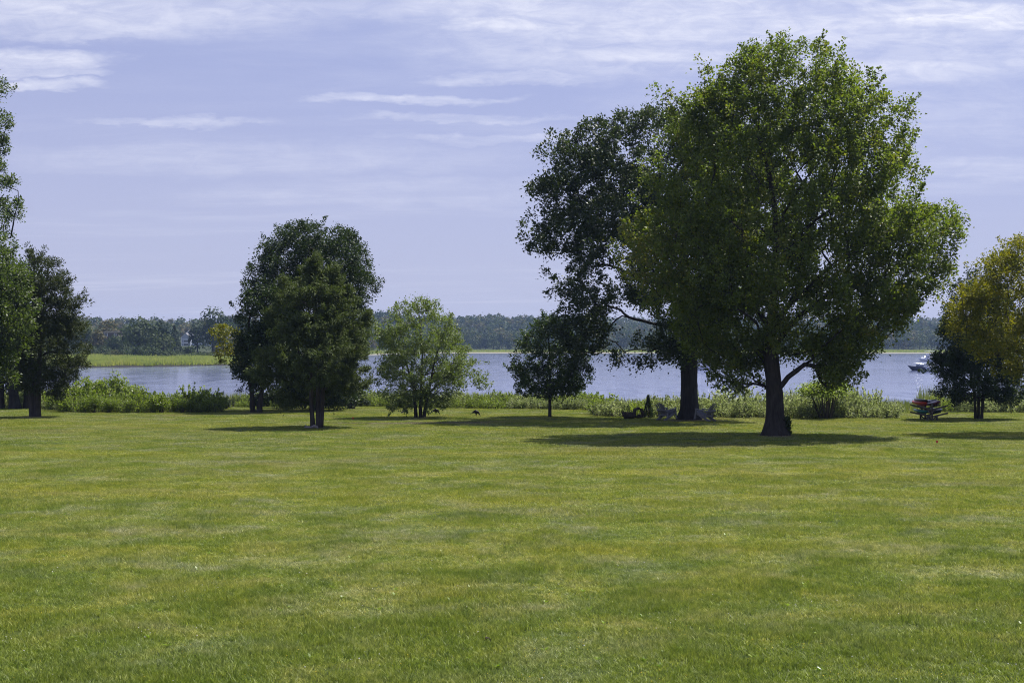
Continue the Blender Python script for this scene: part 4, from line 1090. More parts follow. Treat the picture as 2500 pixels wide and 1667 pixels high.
p = on_lawn(1583, 1020); shrub('small_evergreen', 'small dark pointed evergreen left of the chairs', None, 'cone', 'shrub_dark', p, 1.5, 1.5, rs, 'evergreen')
p = on_lawn(628, 1003); p.y += .6; shrub('understorey_bush', 'dark bush wrapped around the twin stems of the drooping tree', None, 'round', 'shrub_dark', p, 1.7, 1.5, rs, 'bush')
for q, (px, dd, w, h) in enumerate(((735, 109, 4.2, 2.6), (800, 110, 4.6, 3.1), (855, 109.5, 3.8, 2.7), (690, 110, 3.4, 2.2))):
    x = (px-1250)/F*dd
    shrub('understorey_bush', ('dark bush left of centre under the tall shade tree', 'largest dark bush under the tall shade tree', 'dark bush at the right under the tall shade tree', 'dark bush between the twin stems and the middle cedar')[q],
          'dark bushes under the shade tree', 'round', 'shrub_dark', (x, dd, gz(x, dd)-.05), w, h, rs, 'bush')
def make_reeds():
    rng = np.random.default_rng(12); n = 26000
    u = rng.uniform(-260, 2800, n); d = np.array([edge(a) for a in u]) + rng.uniform(1.0, 9.0, n)
    g = (u > 2188) & (u < 2300); d[g] = 92 + rng.random(g.sum())*16 + 8
    x = (u-1250)/F*d; z = -SLOPE*d
    h = rng.uniform(0.6, 1.25, n)
    tall = ((u > 1900) & (u < 2110)) | (g & (u > 2240)); h[tall] *= rng.uniform(1.0, 1.75, tall.sum()); h[g & (u < 2235)] *= 0.6
    w = rng.uniform(.012, .028, n); a = rng.uniform(0, 3.14, n); lx = rng.normal(0, .13, n)*h; ly = rng.normal(0, .13, n)*h
    dx = np.cos(a)*w; dy = np.sin(a)*w
    P0 = np.stack([x-dx, d-dy, z-.05], 1); P1 = np.stack([x+dx, d+dy, z-.05], 1); P2 = np.stack([x+dx*.8+lx*.4, d+dy*.8+ly*.4, z+h*.6], 1); P3 = np.stack([x-dx*.8+lx*.4, d-dy*.8+ly*.4, z+h*.6], 1); P4 = np.stack([x+lx, d+ly, z+h], 1)
    V = np.stack([P0, P1, P2, P3, P4], 1).reshape(-1, 3); i = np.arange(n)*5
    v = np.clip(rng.normal(.5, .25, n), 0, 1)
    tag(mobj('reeds', mesh_np('reeds', V, [np.stack([i, i+1, i+2, i+3], 1), np.stack([i+3, i+2, i+4], 1)], M['reed'], v=np.concatenate([v, v]))),
        'thin reeds and tall grass standing among the bank shrubs', 'reeds', kind='stuff')
make_reeds()

# ================================================================ things on the lawn
M['chair_wood'] = plain('weathered_grey_wood', (0.17, 0.165, 0.18), 0.75, 0.2, 9, stretch=(1, 1, 4))
M['post_wood'] = plain('old_post_wood', (0.075, 0.062, 0.055), 0.85, 0.3, 8)
M['log'] = bark_mat('rotten_log', (0.055, 0.042, 0.034))
M['driftwood'] = plain('bleached_driftwood', (0.27, 0.24, 0.23), 0.8, 0.3, 10, bump=.4)
def adirondack(label, p, rz, tilt):
    root = empty('garden_chair', p+Vector((0, 0, 0.62*1.15*math.sin(tilt)-.02))); root.rotation_euler = (tilt, 0, rz); root.scale = (1.15, 1.15, 1.15)
    tag(root, label, 'chair', 'wooden chairs against the oak')
    W = M['chair_wood']
    for sx in (-1, 1):
        MB().beam((sx*.27, -.62, .03), (sx*.27, .40, .36), .045, .13, bevel=.006).build('side_rail', W, root)
        MB().beam((sx*.315, .34, 0), (sx*.315, .34, .54), .10, .045, up=(1, 0, 0), bevel=.006).build('front_leg', W, root)
        MB().beam((sx*.315, -.34, .14), (sx*.30, -.34, .53), .07, .04, up=(1, 0, 0), bevel=.006).build('back_support', W, root)
        MB().prism([(sx*.26, -.46, .545), (sx*.40, -.46, .545), (sx*.42, .30, .545), (sx*.36, .42, .545), (sx*.25, .38, .545)], (0, 0, .028)).build('armrest', W, root)
    for i in range(6):
        y = .38-.115*i; z = .36+.075-(.40-y)*.324
        MB().box((0, y, z), (.585, .095, .024), Matrix.Rotation(R(18), 3, 'X'), .004).build('seat_slat', W, root)
    for i in range(5):
        x = (i-2)*.112; top = 1.02-.03*(i-2)**2
        b = Vector((x*.86, -.20, .23)); t = Vector((x*1.12, -.56, top))
        MB().beam(b, t, .098, .022, up=(0, 1, .4), bevel=.004).build('back_slat', W, root)
    MB().beam((-.30, -.465, .60), (.30, -.465, .60), .04, .08).build('back_rail', W, root)
    MB().beam((-.27, -.36, .30), (.27, -.36, .30), .03, .07).build('back_rail', W, root)
    return root
p = on_lawn(1633, 1027); adirondack('weathered wooden lounge chair tipped against the left side of the oak trunk', p+Vector((-.05, .1, .0)), R(-48), R(9))
p = on_lawn(1713, 1029); adirondack('weathered wooden lounge chair tipped against the right side of the oak trunk', p+Vector((.12, .1, .0)), R(48), R(9))

def rough_tube(mb, pts, rad, n, seed, amp=.18):
    rng = random.Random(seed); pts = [Vector(p) for p in pts]; rings = []
    for i, p in enumerate(pts):
        t = (pts[min(i+1, len(pts)-1)]-pts[max(i-1, 0)]).normalized(); x = t.cross(Vector((.11, .2, .97))).normalized(); y = t.cross(x)
        rings.append([p+(x*math.cos(6.283*k/n)+y*math.sin(6.283*k/n))*rad[i]*(1+rng.uniform(-amp, amp)) for k in range(n)])
    return mb.loft(rings)
def logs():
    p = on_lawn(1535, 1022)
    r = empty('log_section', p, .1); tag(r, 'short dark rotten log lying flat on the grass left of the small evergreen', 'log')
    rough_tube(MB(), [(-.38, 0, .20), (-.30, 0, .23), (0, .02, .22), (.3, .05, .20), (.42, .05, .19)], [.14, .22, .21, .20, .13], 14, 3).build('trunk_piece', M['log'], r, True)
    rough_tube(MB(), [(-.34, -.05, .3), (-.42, -.08, .42), (-.50, -.08, .47)], [.07, .05, .02], 7, 4).build('knot', M['log'], r, True)
    p = on_lawn(1557, 1022)
    r = empty('hollow_log', p+Vector((.05, .25, 0)), .35); tag(r, 'hollow upright log round, dark inside, beside the short rotten log', 'log')
    n = 22; out = []; rng = random.Random(9)
    R_o = [.36*(1+rng.uniform(-.1, .1)) for _ in range(n)]
    mb = MB(); rings = []
    for (y, f) in ((-.17, .97), (-.12, 1.0), (.14, 1.0), (.19, .95)): rings.append([Vector((R_o[k]*f*math.cos(6.283*k/n), y, .36+R_o[k]*f*math.sin(6.283*k/n))) for k in range(n)])
    for (y, f) in ((.19, .72), (-.17, .70)): rings.append([Vector((R_o[k]*f*math.cos(6.283*k/n), y, .36+R_o[k]*f*math.sin(6.283*k/n))) for k in range(n)])
    rings.append(rings[0])
    mb.loft(rings, cap=False); bmesh.ops.remove_doubles(mb.bm, verts=mb.bm.verts, dist=1e-5)
    mb.build('shell', M['log'], r, True)
    rough_tube(MB(), [(-.02, -.1, .05), (.05, .02, .16), (.1, .1, .2)], [.10, .13, .08], 8, 12).build('rotten_core', M['log'], r, True)
logs()
def driftwood():
    p = on_lawn(762, 1046); r = empty('driftwood', p+Vector((0, -.1, 0)), 0); tag(r, 'pale twisted piece of driftwood lying at the foot of the middle cedar', 'driftwood')
    rough_tube(MB(), [(-.42, 0, .06), (-.25, -.03, .10), (-.05, 0, .08), (.12, .02, .14), (.26, 0, .12), (.36, -.03, .05)], [.03, .07, .06, .08, .075, .03], 9, 5, .2).build('main_limb', M['driftwood'], r, True)
    rough_tube(MB(), [(-.30, 0, .10), (-.36, .02, .18), (-.37, .02, .25)], [.035, .022, .01], 6, 6).build('broken_branch', M['driftwood'], r, True)
    rough_tube(MB(), [(.05, 0, .1), (.18, -.06, .2), (.30, -.1, .16)], [.04, .035, .015], 6, 7).build('broken_branch', M['driftwood'], r, True)
driftwood()
M['flag_red'] = plain('red_marker_plastic', (0.55, 0.05, 0.03), .5, .1, 5)
M['wire'] = plain('steel_wire', (.3, .3, .3), .4, .1, 5, metal=.8)
for (px, py, lab) in ((860, 1029, 'tiny red marker flag on the grass right of the middle cedar'), (2285, 1090, 'tiny red marker flag on the open lawn below the kayak rack')):
    p = on_lawn(px, py); r = empty('marker_flag', p); tag(r, lab, 'marker flag', 'red marker flags')
    MB().tube([(0, 0, -.05), (0, 0, .28)], .004, 5).build('wire', M['wire'], r)
    MB().prism([(0, 0, .17), (.10, .01, .18), (.10, .02, .27), (0, 0, .28)], (0, .004, 0)).build('flag', M['flag_red'], r)

# --- small litter in the near turf
def litter():
    p = on_lawn(1191, 1566); p.z = gz(p.x, p.y)
    r = empty('earth_clod', p); tag(r, 'small dark clod of earth in the near grass at bottom centre', 'clod')
    rough_tube(MB(), [(-.045, 0, .03), (-.02, 0, .055), (.02, .01, .05), (.05, .01, .02)], [.012, .028, .026, .01], 8, 21, .3).build('earth', M['log'], r, True)
    p = on_lawn(2000, 1641); p.z = gz(p.x, p.y)
    r = empty('feather', p, .6); tag(r, 'single white feather lying in the grass at bottom right', 'feather')
    n = 9; L1 = []; L2 = []
    for i in range(n):
        f = i/(n-1); w = .011*math.sin(math.pi*min(1, f*.9+.08))
        L1.append(Vector((-w, .07*f-.03, .05+.018*f*f))); L2.append(Vector((w, .07*f-.03, .052+.018*f*f)))
    mb = MB(); mb.loft([[a, (a+b)/2+Vector((0, 0, .003)), b, (a+b)/2-Vector((0, 0, .001))] for a, b in zip(L1, L2)]); mb.build('vane', M['white_paint'], r)
    MB().tube([(0, -.045, .045), (0, -.02, .05), (0, .04, .066)], .0012, 5).build('quill', M['white_paint'], r)
litter()
# --- kayak rack
KM = {n: plain('kayak_'+n, c, .32, .06, 2, spec=.5) for n, c in (('red', (.42, .025, .03)), ('charcoal', (.028, .03, .034)), ('maroon', (.12, .018, .03)), ('teal', (.01, .20, .24)), ('navy', (.014, .045, .075)))}
M['cockpit'] = plain('cockpit_black', (.012, .012, .013), .6, .1, 4)
def kayak(label, mat, p, roll, rz, Lk=2.7, Wk=.70, Hk=.33):
    r = empty('kayak', p, rz); r.rotation_euler = (0, roll, rz); tag(r, label, 'kayak', 'kayaks stacked on the rack')
    rings = []; m = 15
    for i in range(m):
        s = -1+2*i/(m-1); f = max(.04, (1-abs(s)**2.4)); g = max(.15, (1-abs(s)**4))
        rock = .10*abs(s)**2.5
        ring = []
        for k in range(16):
            a = 6.283*k/16; x = math.cos(a); z = math.sin(a)
            zz = (z*.42 if z > 0 else -abs(z)**.7*.58)*Hk*g
            ring.append(Vector((x*Wk/2*f, s*Lk/2, zz+rock+.58*Hk)))
        rings.append(ring)
    MB().loft(rings).build('hull', mat, r, True)
    ck = []; 
    for f, z in ((1.0, .0), (1.03, .035), (.86, .035), (.84, -.03)):
        ck.append([Vector((.24*f*math.cos(6.283*k/20), .05+.43*f*math.sin(6.283*k/20), .96*Hk+z-.012)) for k in range(20)])
    MB().loft(ck, cap=False).build('cockpit_rim', M['cockpit'], r, True)
    MB().poly([Vector((.205*math.cos(6.283*k/20), .05+.37*math.sin(6.283*k/20), .96*Hk+.012)) for k in range(20)]).build('cockpit_shade', M['cockpit'], r)  # flat black sheet painting the shade inside the open cockpit
    for s in (-1, 1): MB().tube([(0, s*Lk*.49, .75*Hk), (0, s*Lk*.515, .95*Hk), (0, s*Lk*.47, 1.0*Hk)], .012, 6).build('carry_loop', M['cockpit'], r, True)
def kayak_rack():
    p = on_lawn(2267, 1025); p.z = gz(p.x, p.y)
    r = empty('kayak_rack', p); tag(r, 'two-level wooden kayak rack with slanting arms near the right edge', 'rack')
    for y in (-.75, .75):
        MB().beam((0, y, -.1), (0, y, 1.12), .10, .09, up=(0, 1, 0), bevel=.008).build('post', M['post_wood'], r)
        for s in (-1, 1):
            MB().beam((s*.03, y-.07, .70), (s*.96, y-.07, .95), .045, .10, bevel=.006).build('arm', M['post_wood'], r)
            MB().beam((s*.03, y-.07, .27), (s*.98, y-.07, .49), .045, .10, bevel=.006).build('arm', M['post_wood'], r)
            MB().beam((s*.30, y, -.05), (s*.30, y, .33), .10, .08, up=(0, 1, 0), bevel=.006).build('leg', M['post_wood'], r)
            MB().beam((s*.02, y+.06, .03), (s*.30, y+.06, .30), .04, .08).build('brace', M['post_wood'], r)
            MB().beam((s*.02, y+.06, .50), (s*.34, y+.06, .80), .04, .08).build('brace', M['post_wood'], r)
    MB().beam((0, -.7, .62), (0, .7, .62), .07, .09).build('spine', M['post_wood'], r)
    q = lambda x, z: Vector((p.x+x, p.y+.55, p.z+z))
    kayak('red kayak on the upper left arms of the rack', KM['red'], q(-.46, .90), R(17), R(2), 2.7, .74, .27)
    kayak('charcoal kayak lying on top of the red one on the rack', KM['charcoal'], q(-.34, 1.10), R(12), R(-3), 2.8, .76, .21)
    kayak('dark maroon kayak on the upper right arms of the rack', KM['maroon'], q(.47, .92), R(-17), R(-2), 2.8, .82, .30)
    kayak('teal kayak on the lower left arms of the rack', KM['teal'], q(-.38, .42), R(15), R(3), 2.5, .62, .20)
    kayak('navy blue kayak on the lower right arms of the rack', KM['navy'], q(.55, .46), R(-15), R(-1), 2.8, .90, .21)
kayak_rack()

# --- wild turkeys
M['feather'] = plain('dark_bronze_feathers', (.009, .008, .009), .55, .5, 22, spec=.25)
M['turkey_leg'] = plain('turkey_leg_skin', (.10, .075, .07), .6, .2, 10)
def turkey(label, p, rz, s, headx=1.0):
    r = empty('wild_turkey', p, rz); r.scale = (s, s, s); tag(r, label, 'turkey', 'wild turkeys feeding on the lawn')
    pts = [(-.40, 0, .36, .07, .06), (-.30, 0, .46, .13, .11), (-.14, 0, .56, .19, .18), (.04, 0, .55, .20, .20), (.20, 0, .46, .155, .155), (.33, 0, .34, .085, .085), (.41, .0, .20, .048, .048), (.45, .0, .11, .040, .040), (.49, .0, .075, .044, .036), (.545, .0, .045, .014, .014),
           (-.02, .09, .36, .085, .085), (-.01, .09, .22, .035, .035), (-.04, .09, .12, .018, .018), (0.0, .09, .02, .02, .014), (.07, .09, .012, .012, .01),
           (.04, -.09, .36, .085, .085), (.10, -.09, .22, .035, .035), (.07, -.09, .12, .018, .018), (.12, -.09, .02, .02, .014), (.19, -.09, .012, .012, .01)]
    ed = [(i, i+1) for i in range(9)] + [(2, 10), (10, 11), (11, 12), (12, 13), (13, 14), (3, 15), (15, 16), (16, 17), (17, 18), (18, 19)]
    me = bpy.data.meshes.new('body'); me.from_pydata([q[:3] for q in pts], ed, []); me.materials.append(M['feather'])
    o = mobj('body', me, r)
    sk = o.modifiers.new('skin', 'SKIN'); sk.use_smooth_shade = True
    for v, q in zip(me.skin_vertices[0].data, pts): v.radius = (q[3], q[4]); v.use_root = False
    me.skin_vertices[0].data[2].use_root = True
    ss = o.modifiers.new('sub', 'SUBSURF'); ss.levels = 2; ss.render_levels = 2
    rings = []
    for x, z, w, t in ((-.30, .45, .10, .05), (-.44, .36, .13, .035), (-.60, .26, .17, .022), (-.70, .20, .16, .010)):
        rings.append([Vector((x, w*math.cos(6.283*k/12), z+t*math.sin(6.283*k/12))) for k in range(12)])
    MB().loft(rings).build('tail', M['feather'], r, True)
    for sd in (-1, 1):
        rings = []
        for x, z, w, t in ((.16, .52, .05, .02), (.04, .54, .13, .03), (-.16, .52, .13, .028), (-.34, .42, .04, .012)):
            rings.append([Vector((x, sd*(.155+t*math.cos(6.283*k/10)), z+w*math.sin(6.283*k/10))) for k in range(10)])
        MB().loft(rings).build('wing', M['feather'], r, True)
for (px, py, rz, s, lab) in ((990, 1011, R(55), .58, 'wild turkey feeding left of the birch, back half turned to the camera'), (1064, 1012, R(25), .60, 'wild turkey feeding just right of the birch'),
                             (1162, 1016, R(-8), .62, 'wild turkey pecking the grass furthest from the birch, seen side on')):
    p = on_lawn(px, py); p.z = gz(p.x, p.y); turkey(lab, p, rz, s)

# --- boats and a buoy
M['hull_white'] = plain('white_gelcoat', (.72, .73, .76), .25, .04, 1)
M['hull_navy'] = plain('dark_blue_hull', (.03, .035, .06), .25, .1, 1)
M['canvas_blue'] = plain('grey_blue_canvas', (.16, .19, .27), .8, .12, 2)
M['boat_glass'] = plain('smoked_boat_glass', (.03, .035, .05), .08, .1, 1)
M['chrome'] = plain('stainless_rail', (.6, .6, .62), .25, .05, 3, metal=1)
def boat(label, px, wl_py, Lb, rz, hullmat, style, cat='boat'):
    d = (CAMZ-WATER)*F/(wl_py-HORIZON); x = (px-1250)/F*d
    r = empty('motor_boat', (x, d, WATER), rz); tag(r, label, cat, 'moored motor boats')
    Bm = Lb*.34; rings = []
    for i in range(10):
        s = i/9; w = Bm/2*(1-max(0, (s-.45)/.55)**2.2)*(.94+.06*min(1, s*4)) + .02; fb = .62+.55*s**1.6
        X = -Lb/2+Lb*s
        rings.append([Vector((X, -w, fb)), Vector((X-.75*s**3, -w*.9, .35)), Vector((X-1.3*s**3, -w*.55, -.15)), Vector((X-1.5*s**3, 0, -.35)), Vector((X-1.3*s**3, w*.55, -.15)), Vector((X-.75*s**3, w*.9, .35)), Vector((X, w, fb)), Vector((X, 0, fb+.06))])
    MB().loft(rings).build('hull', hullmat, r)
    MB().box((-Lb*.53, 0, .12), (Lb*.09, Bm*.8, .10), bevel=.02).build('swim_platform', M['hull_white'], r)
    for sd in (-1, 1):
        pr = [(-Lb*.05+Lb*.5*k/6, sd*(Bm*.47*(1-max(0, (k/6-.2)/.8)**2.2)+.0), 1.25+.35*k/6+.35) for k in range(7)]
        MB().tube(pr, .02, 5).build('bow_rail', M['chrome'], r)
        for k in (0, 2, 4): MB().tube([(pr[k][0], pr[k][1], .9), pr[k]], .015, 5).build('stanchion', M['chrome'], r)
    if style in ('cruiser', 'fly'):
        c = [(-Lb*.18, .95), (Lb*.30, 1.2), (Lb*.14, 2.05), (-Lb*.14, 2.15)]
        MB().prism([(a, -Bm*.36, b) for a, b in c], (0, Bm*.72, 0)).build('cabin', M['hull_white'], r)
        for sd in (-1, 1): MB().prism([(-Lb*.13, sd*Bm*.362, 1.5), (Lb*.19, sd*Bm*.362, 1.5), (Lb*.12, sd*Bm*.362, 1.95), (-Lb*.11, sd*Bm*.362, 2.0)], (0, sd*.03, 0)).build('side_window', M['boat_glass'], r)
        MB().prism([(Lb*.205, -Bm*.3, 1.66), (Lb*.205, Bm*.3, 1.66), (Lb*.15, Bm*.3, 2.02), (Lb*.15, -Bm*.3, 2.02)], (.05, 0, .02)).build('windscreen', M['boat_glass'], r)
        if style == 'fly':
            MB().box((-Lb*.05, 0, 2.5), (Lb*.24, Bm*.62, .55), bevel=.05).build('flybridge', M['hull_white'], r)
            for sx in (-.16, .08):
                for sd in (-1, 1): MB().tube([(Lb*sx, sd*Bm*.3, 2.2), (Lb*sx, sd*Bm*.3, 3.75)], .03, 6).build('canopy_post', M['chrome'], r)
            MB().box((-Lb*.05, 0, 3.82), (Lb*.36, Bm*.74, .12), bevel=.04).build('canopy', M['hull_white'], r)
            MB().tube([(-Lb*.05, 0, 3.85), (-Lb*.05, 0, 5.4)], .02, 5).build('aerial', M['chrome'], r)
        else:
            MB().tube([(-Lb*.2, -Bm*.34, 1.9), (-Lb*.26, -Bm*.3, 2.6), (-Lb*.26, Bm*.3, 2.6), (-Lb*.2, Bm*.34, 1.9)], .06, 6).build('radar_arch', M['hull_white'], r)
            MB().box((-Lb*.20, 0, 2.62), (Lb*.22, Bm*.7, .08), bevel=.03).build('canopy', M['hull_white'], r)
    else:
        rings = []
        for i in range(7):
            s = i/6; X = -Lb*.36+Lb*.5*s; h = .55+.55*math.sin(math.pi*(.15+.75*s)); w = Bm*.40
            rings.append([Vector((X, w*math.cos(a), .85+h*math.sin(a))) for a in np.linspace(0, math.pi, 9)])
        MB().loft(rings).build('canvas_cover', M['canvas_blue'], r, True)
        MB().box((-Lb*.56, 0, .75), (.45, .45, .9), bevel=.08).build('outboard', M['cockpit'], r)
boat('moored boat with dark hull under a grey-blue canvas, left of the dark tree', 2248, 904, 6.6, R(185), M['hull_navy'], 'covered')
boat('white motor cruiser with raked bow partly behind the dark tree', 2298, 906, 8.0, R(172), M['hull_white'], 'cruiser')
boat('moored cabin boat with white canopy and flybridge beyond the canvas-covered boat', 2268, 882, 9.5, R(200), M['hull_white'], 'fly')
boat('white boat glimpsed through the maple leaves right of the oak trunk', 1716, 902, 7.0, R(10), M['hull_white'], 'cruiser')
M['buoy'] = plain('dark_buoy_paint', (.03, .05, .035), .5, .1, 3)
def buoy():
    d = (CAMZ-WATER)*F/(869-HORIZON); r = empty('buoy', ((1516-1250)/F*d, d, WATER)); tag(r, 'small dark channel buoy on the open water left of the oak trunk', 'buoy')
    MB().loft([[Vector((rr*math.cos(6.283*k/14), rr*math.sin(6.283*k/14), z)) for k in range(14)] for rr, z in ((.9, -.4), (1.25, 0), (1.25, .7), (1.0, .9))]).build('float', M['buoy'], r)
    MB().loft([[Vector((rr*math.cos(6.283*k/10), rr*math.sin(6.283*k/10), z)) for k in range(10)] for rr, z in ((.75, .9), (.6, 2.6), (.62, 3.3), (.2, 3.4))]).build('can_top', M['buoy'], r)
buoy()

# ================================================================ the turf itself
def blade_patch(name, rng, size, n, h, w, seg2=True):
    x = rng.uniform(-size/2, size/2, n); y = rng.uniform(-size/2, size/2, n)
    a = rng.uniform(0, 6.283, n); hh = rng.uniform(*h, n); ww = rng.uniform(*w, n)
    lean = rng.uniform(.35, 1.6, n)*hh; b = rng.uniform(0, 6.283, n)
    dx = np.cos(a)*ww/2; dy = np.sin(a)*ww/2; lx = np.cos(b)*lean; ly = np.sin(b)*lean; z0 = np.full(n, -.01)
    v = np.clip(rng.beta(2, 3, n) + (rng.random(n) < .03)*.5, 0, 1)
    if seg2:
        V = np.stack([np.stack([x-dx, y-dy, z0], 1), np.stack([x+dx, y+dy, z0], 1), np.stack([x+dx*.8+lx*.35, y+dy*.8+ly*.35, hh*.6], 1), np.stack([x-dx*.8+lx*.35, y-dy*.8+ly*.35, hh*.6], 1), np.stack([x+lx, y+ly, hh], 1)], 1).reshape(-1, 3)
        i = np.arange(n)*5; Fq = [np.stack([i, i+1, i+2, i+3], 1), np.stack([i+3, i+2, i+4], 1)]; v = np.concatenate([v, v])
    else:
        V = np.stack([np.stack([x-dx, y-dy, z0], 1), np.stack([x+dx, y+dy, z0], 1), np.stack([x+lx, y+ly, hh], 1)], 1).reshape(-1, 3); Fq = np.arange(3*n).reshape(-1, 3)
    return mesh_np(name, V, Fq, M['blade'], v=v)
def scatter(name, label, d0, d1, step, patches, rng, zs=(.8, 1.25)):
    pts = []; y = d0
    while y < d1:
        half = (1350/F)*y + 4.5; x = -half
        while x < half:
            xx = x+rng.uniform(-.5, .5)*step; yy = y+rng.uniform(-.5, .5)*step; u = 1250+F*xx/yy
            if yy < edge(u)+2.5: pts.append((xx, yy, gz(xx, yy)))
            x += step
        y += step
    pts = np.array(pts); n = len(pts)
    me = bpy.data.meshes.new(name); me.vertices.add(n); me.vertices.foreach_set('co', pts.astype(np.float32).ravel())
    rot = np.zeros((n, 3), np.float32); rot[:, 2] = rng.uniform(0, 6.28, n)
    tall = np.array([mnoise.noise(Vector((p[0]/1.7, p[1]/1.7, 5.0))) for p in pts])
    s = np.ones((n, 3), np.float32); s[:, 2] = rng.uniform(*zs, n)*(1+.8*np.clip(tall, -.6, 1))
    me.attributes.new('rot', 'FLOAT_VECTOR', 'POINT').data.foreach_set('vector', rot.ravel())
    me.attributes.new('scl', 'FLOAT_VECTOR', 'POINT').data.foreach_set('vector', s.ravel())
    me.attributes.new('pick', 'INT', 'POINT').data.foreach_set('value', rng.integers(0, len(patches), n).astype(np.int32))
    me.update()
    o = mobj(name, me)
    ng = bpy.data.node_groups.new(name+'_nodes', 'GeometryNodeTree')
    ng.interface.new_socket('Geometry', in_out='INPUT', socket_type='NodeSocketGeometry'); ng.interface.new_socket('Geometry', in_out='OUTPUT', socket_type='NodeSocketGeometry')
    gi = ng.nodes.new('NodeGroupInput'); go = ng.nodes.new('NodeGroupOutput')
    g2i = ng.nodes.new('GeometryNodeGeometryToInstance')
    for pm in reversed(patches):
        po = bpy.data.objects.new(pm.name, pm)
        oi = ng.nodes.new('GeometryNodeObjectInfo'); oi.inputs['Object'].default_value = po
        ng.links.new(oi.outputs['Geometry'], g2i.inputs[0])
    m2p = ng.nodes.new('GeometryNodeMeshToPoints'); ng.links.new(gi.outputs[0], m2p.inputs[0])
    iop = ng.nodes.new('GeometryNodeInstanceOnPoints'); ng.links.new(m2p.outputs[0], iop.inputs['Points']); ng.links.new(g2i.outputs[0], iop.inputs['Instance'])
    iop.inputs['Pick Instance'].default_value = True
    def named(nm, dt):
        a = ng.nodes.new('GeometryNodeInputNamedAttribute'); a.data_type = dt; a.inputs[0].default_value = nm; return a.outputs[0]
    ng.links.new(named('pick', 'INT'), iop.inputs['Instance Index'])
    ng.links.new(named('rot', 'FLOAT_VECTOR'), iop.inputs['Rotation']); ng.links.new(named('scl', 'FLOAT_VECTOR'), iop.inputs['Scale'])
    ng.links.new(iop.outputs[0], go.inputs[0])
    md = o.modifiers.new('turf', 'NODES'); md.node_group = ng
    tag(o, label, 'grass', kind='stuff')
    return n
rg = np.random.default_rng(2024)
near = [blade_patch('near_turf', rg, .62, 440, (.03, .085), (.006, .013)) for _ in range(5)]
mid = [blade_patch('mid_turf', rg, .80, 520, (.03, .075), (.011, .022), False) for _ in range(5)]
far = [blade_patch('far_turf', rg, 1.3, 600, (.03, .055), (.016, .03), False) for _ in range(4)]
ng_ = scatter('near_grass', 'short patchy grass of the near lawn at the bottom of the view', 14.5, 34, .42, near, rg)
nm_ = scatter('middle_grass', 'short grass of the middle of the lawn', 34, 62, .58, mid, rg)
nf_ = scatter('distant_grass', 'short grass of the lawn beneath and around the trees', 62, 116, .95, far, rg)
print('turf instances', ng_, nm_, nf_)

# clover heads, small yellow flowers and broad weed leaves in the turf
M['clover'] = plain('white_clover', (.62, .60, .55), .7, .1, 30)
M['yellowflower'] = plain('yellow_petals', (.55, .42, .02), .6, .15, 30)
M['weed'] = leaf_mat('weed_leaf', G((.10, .17, .015), (.17, .25, .02), (.22, .28, .03)), .4, .4, .4)
def lawn_points(rng, n, d0, d1, clump=None):
    out = []
    while len(out) < n:
        d = d0+(d1-d0)*rng.random(); u = rng.uniform(-60, 2560); x = (u-1250)/F*d
        if clump is not None and mnoise.noise(Vector((x/clump[0], d/clump[0], clump[2]))) < clump[1]: continue
        out.append((x, d, gz(x, d)))
    return np.array(out)
def dots(name, label, cat, pts, r, mat, rng, zlift):
    o6 = np.array([(1, 0, 0), (0, 1, 0), (-1, 0, 0), (0, -1, 0), (0, 0, .8), (0, 0, -.8)], float)
    f8 = np.array([(0, 1, 4), (1, 2, 4), (2, 3, 4), (3, 0, 4), (1, 0, 5), (2, 1, 5), (3, 2, 5), (0, 3, 5)])
    n = len(pts); rr = rng.uniform(.6, 1.25, n)*r
    V = (pts+np.stack([np.zeros(n), np.zeros(n), rng.uniform(.6, 1.2, n)*zlift], 1))[:, None, :] + o6[None]*rr[:, None, None]
    Fq = (f8[None]+(np.arange(n)*6)[:, None, None]).reshape(-1, 3)
    tag(mobj(name, mesh_np(name, V.reshape(-1, 3), Fq, mat)), label, cat, kind='stuff')
dots('clover_flowers', 'scattered white clover heads in the near lawn', 'flowers', np.concatenate([lawn_points(rg, 130, 16, 40), lawn_points(rg, 110, 16, 28, (1.6, .15, 3.0))]), .0105, M['clover'], rg, .06)
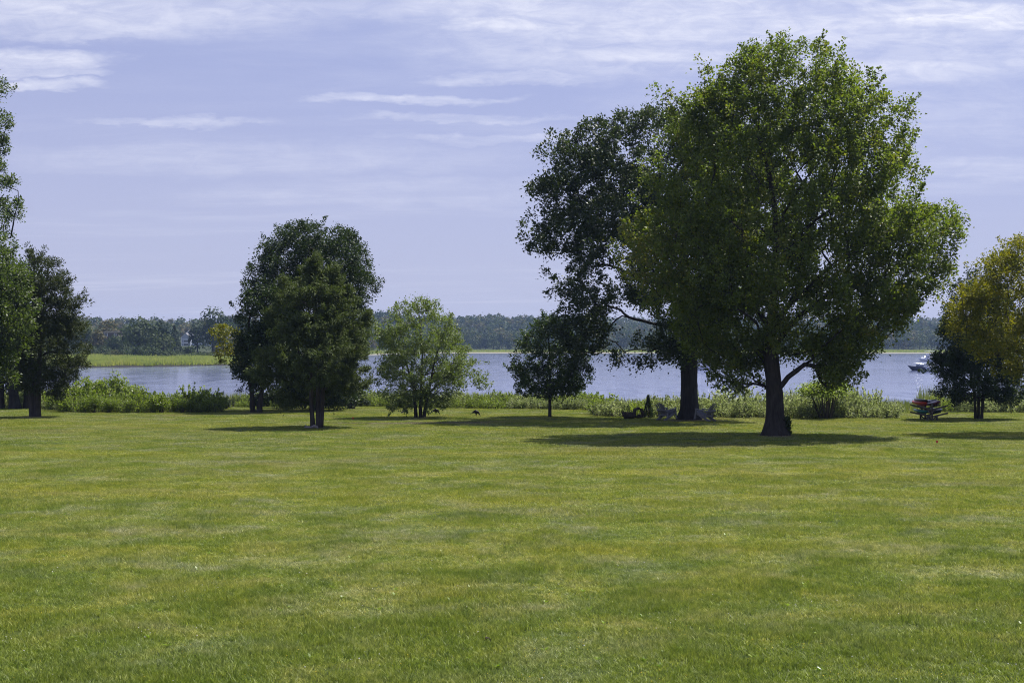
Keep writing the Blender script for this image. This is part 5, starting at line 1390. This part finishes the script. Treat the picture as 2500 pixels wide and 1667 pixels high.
dots('yellow_flowers', 'small yellow flowers in loose patches of the lawn', 'flowers', np.concatenate([lawn_points(rg, 900, 17, 34, (1.2, .22, 9.0)), lawn_points(rg, 300, 17, 45)]), .009, M['yellowflower'], rg, .045)
def weeds():
    pts = lawn_points(rg, 150, 16, 36); n = len(pts)*6
    c = np.repeat(pts, 6, 0); a = rg.uniform(0, 6.28, n); L = rg.uniform(.05, .10, n)
    d = unit(np.stack([np.cos(a), np.sin(a), rg.uniform(.25, .9, n)], 1)); c = c + d*L[:, None]*.5 + np.array([0, 0, .02])
    V, Fq = leaf_quads(c, d, unit(np.stack([-np.cos(a)*.4, -np.sin(a)*.4, np.ones(n)], 1)), L, L*.38)
    tag(mobj('lawn_weeds', mesh_np('lawn_weeds', V, Fq, M['weed'], v=rg.random(n))), 'broad bright leaves of small weeds in the near lawn', 'weeds', kind='stuff')
weeds()

# ================================================================ the air
def make_haze():
    m, t, out = new_mat('summer_haze')
    pv = N(t, 'ShaderNodeVolumePrincipled'); pv.inputs['Density'].default_value = HAZE; pv.inputs['Color'].default_value = (.44, .62, 1.0, 1)
    pv.inputs['Anisotropy'].default_value = 0.3
    t.links.new(pv.outputs[0], out.inputs['Volume'])
    o = MB().box((0, 1150, 25.5), (5200, 2700, 60.0)).build('haze', m)
    tag(o, 'thin bluish summer haze in the air', 'haze', kind='stuff')
HAZE = 0.00011
make_haze()

# ================================================================ look-alikes are told apart by their order from the left
def order_labels():
    ORD = ['first', 'second', 'third', 'fourth', 'fifth', 'sixth', 'seventh', 'eighth', 'ninth', 'tenth', 'eleventh', 'twelfth', 'thirteenth', 'fourteenth', 'fifteenth',
           'sixteenth', 'seventeenth', 'eighteenth', 'nineteenth', 'twentieth', 'twenty-first', 'twenty-second', 'twenty-third', 'twenty-fourth', 'twenty-fifth']
    by = {}
    for o in sc.objects:
        if o.parent is None and 'label' in o and 'category' in o: by.setdefault(o['label'], []).append(o)
    for lab, os_ in by.items():
        if len(os_) < 2: continue
        os_.sort(key=lambda o: o.location.x/max(o.location.y, 1))
        for i, o in enumerate(os_): o['label'] = lab + ', ' + (ORD[i] if i < len(ORD) else 'last') + ' from left'
order_labels()
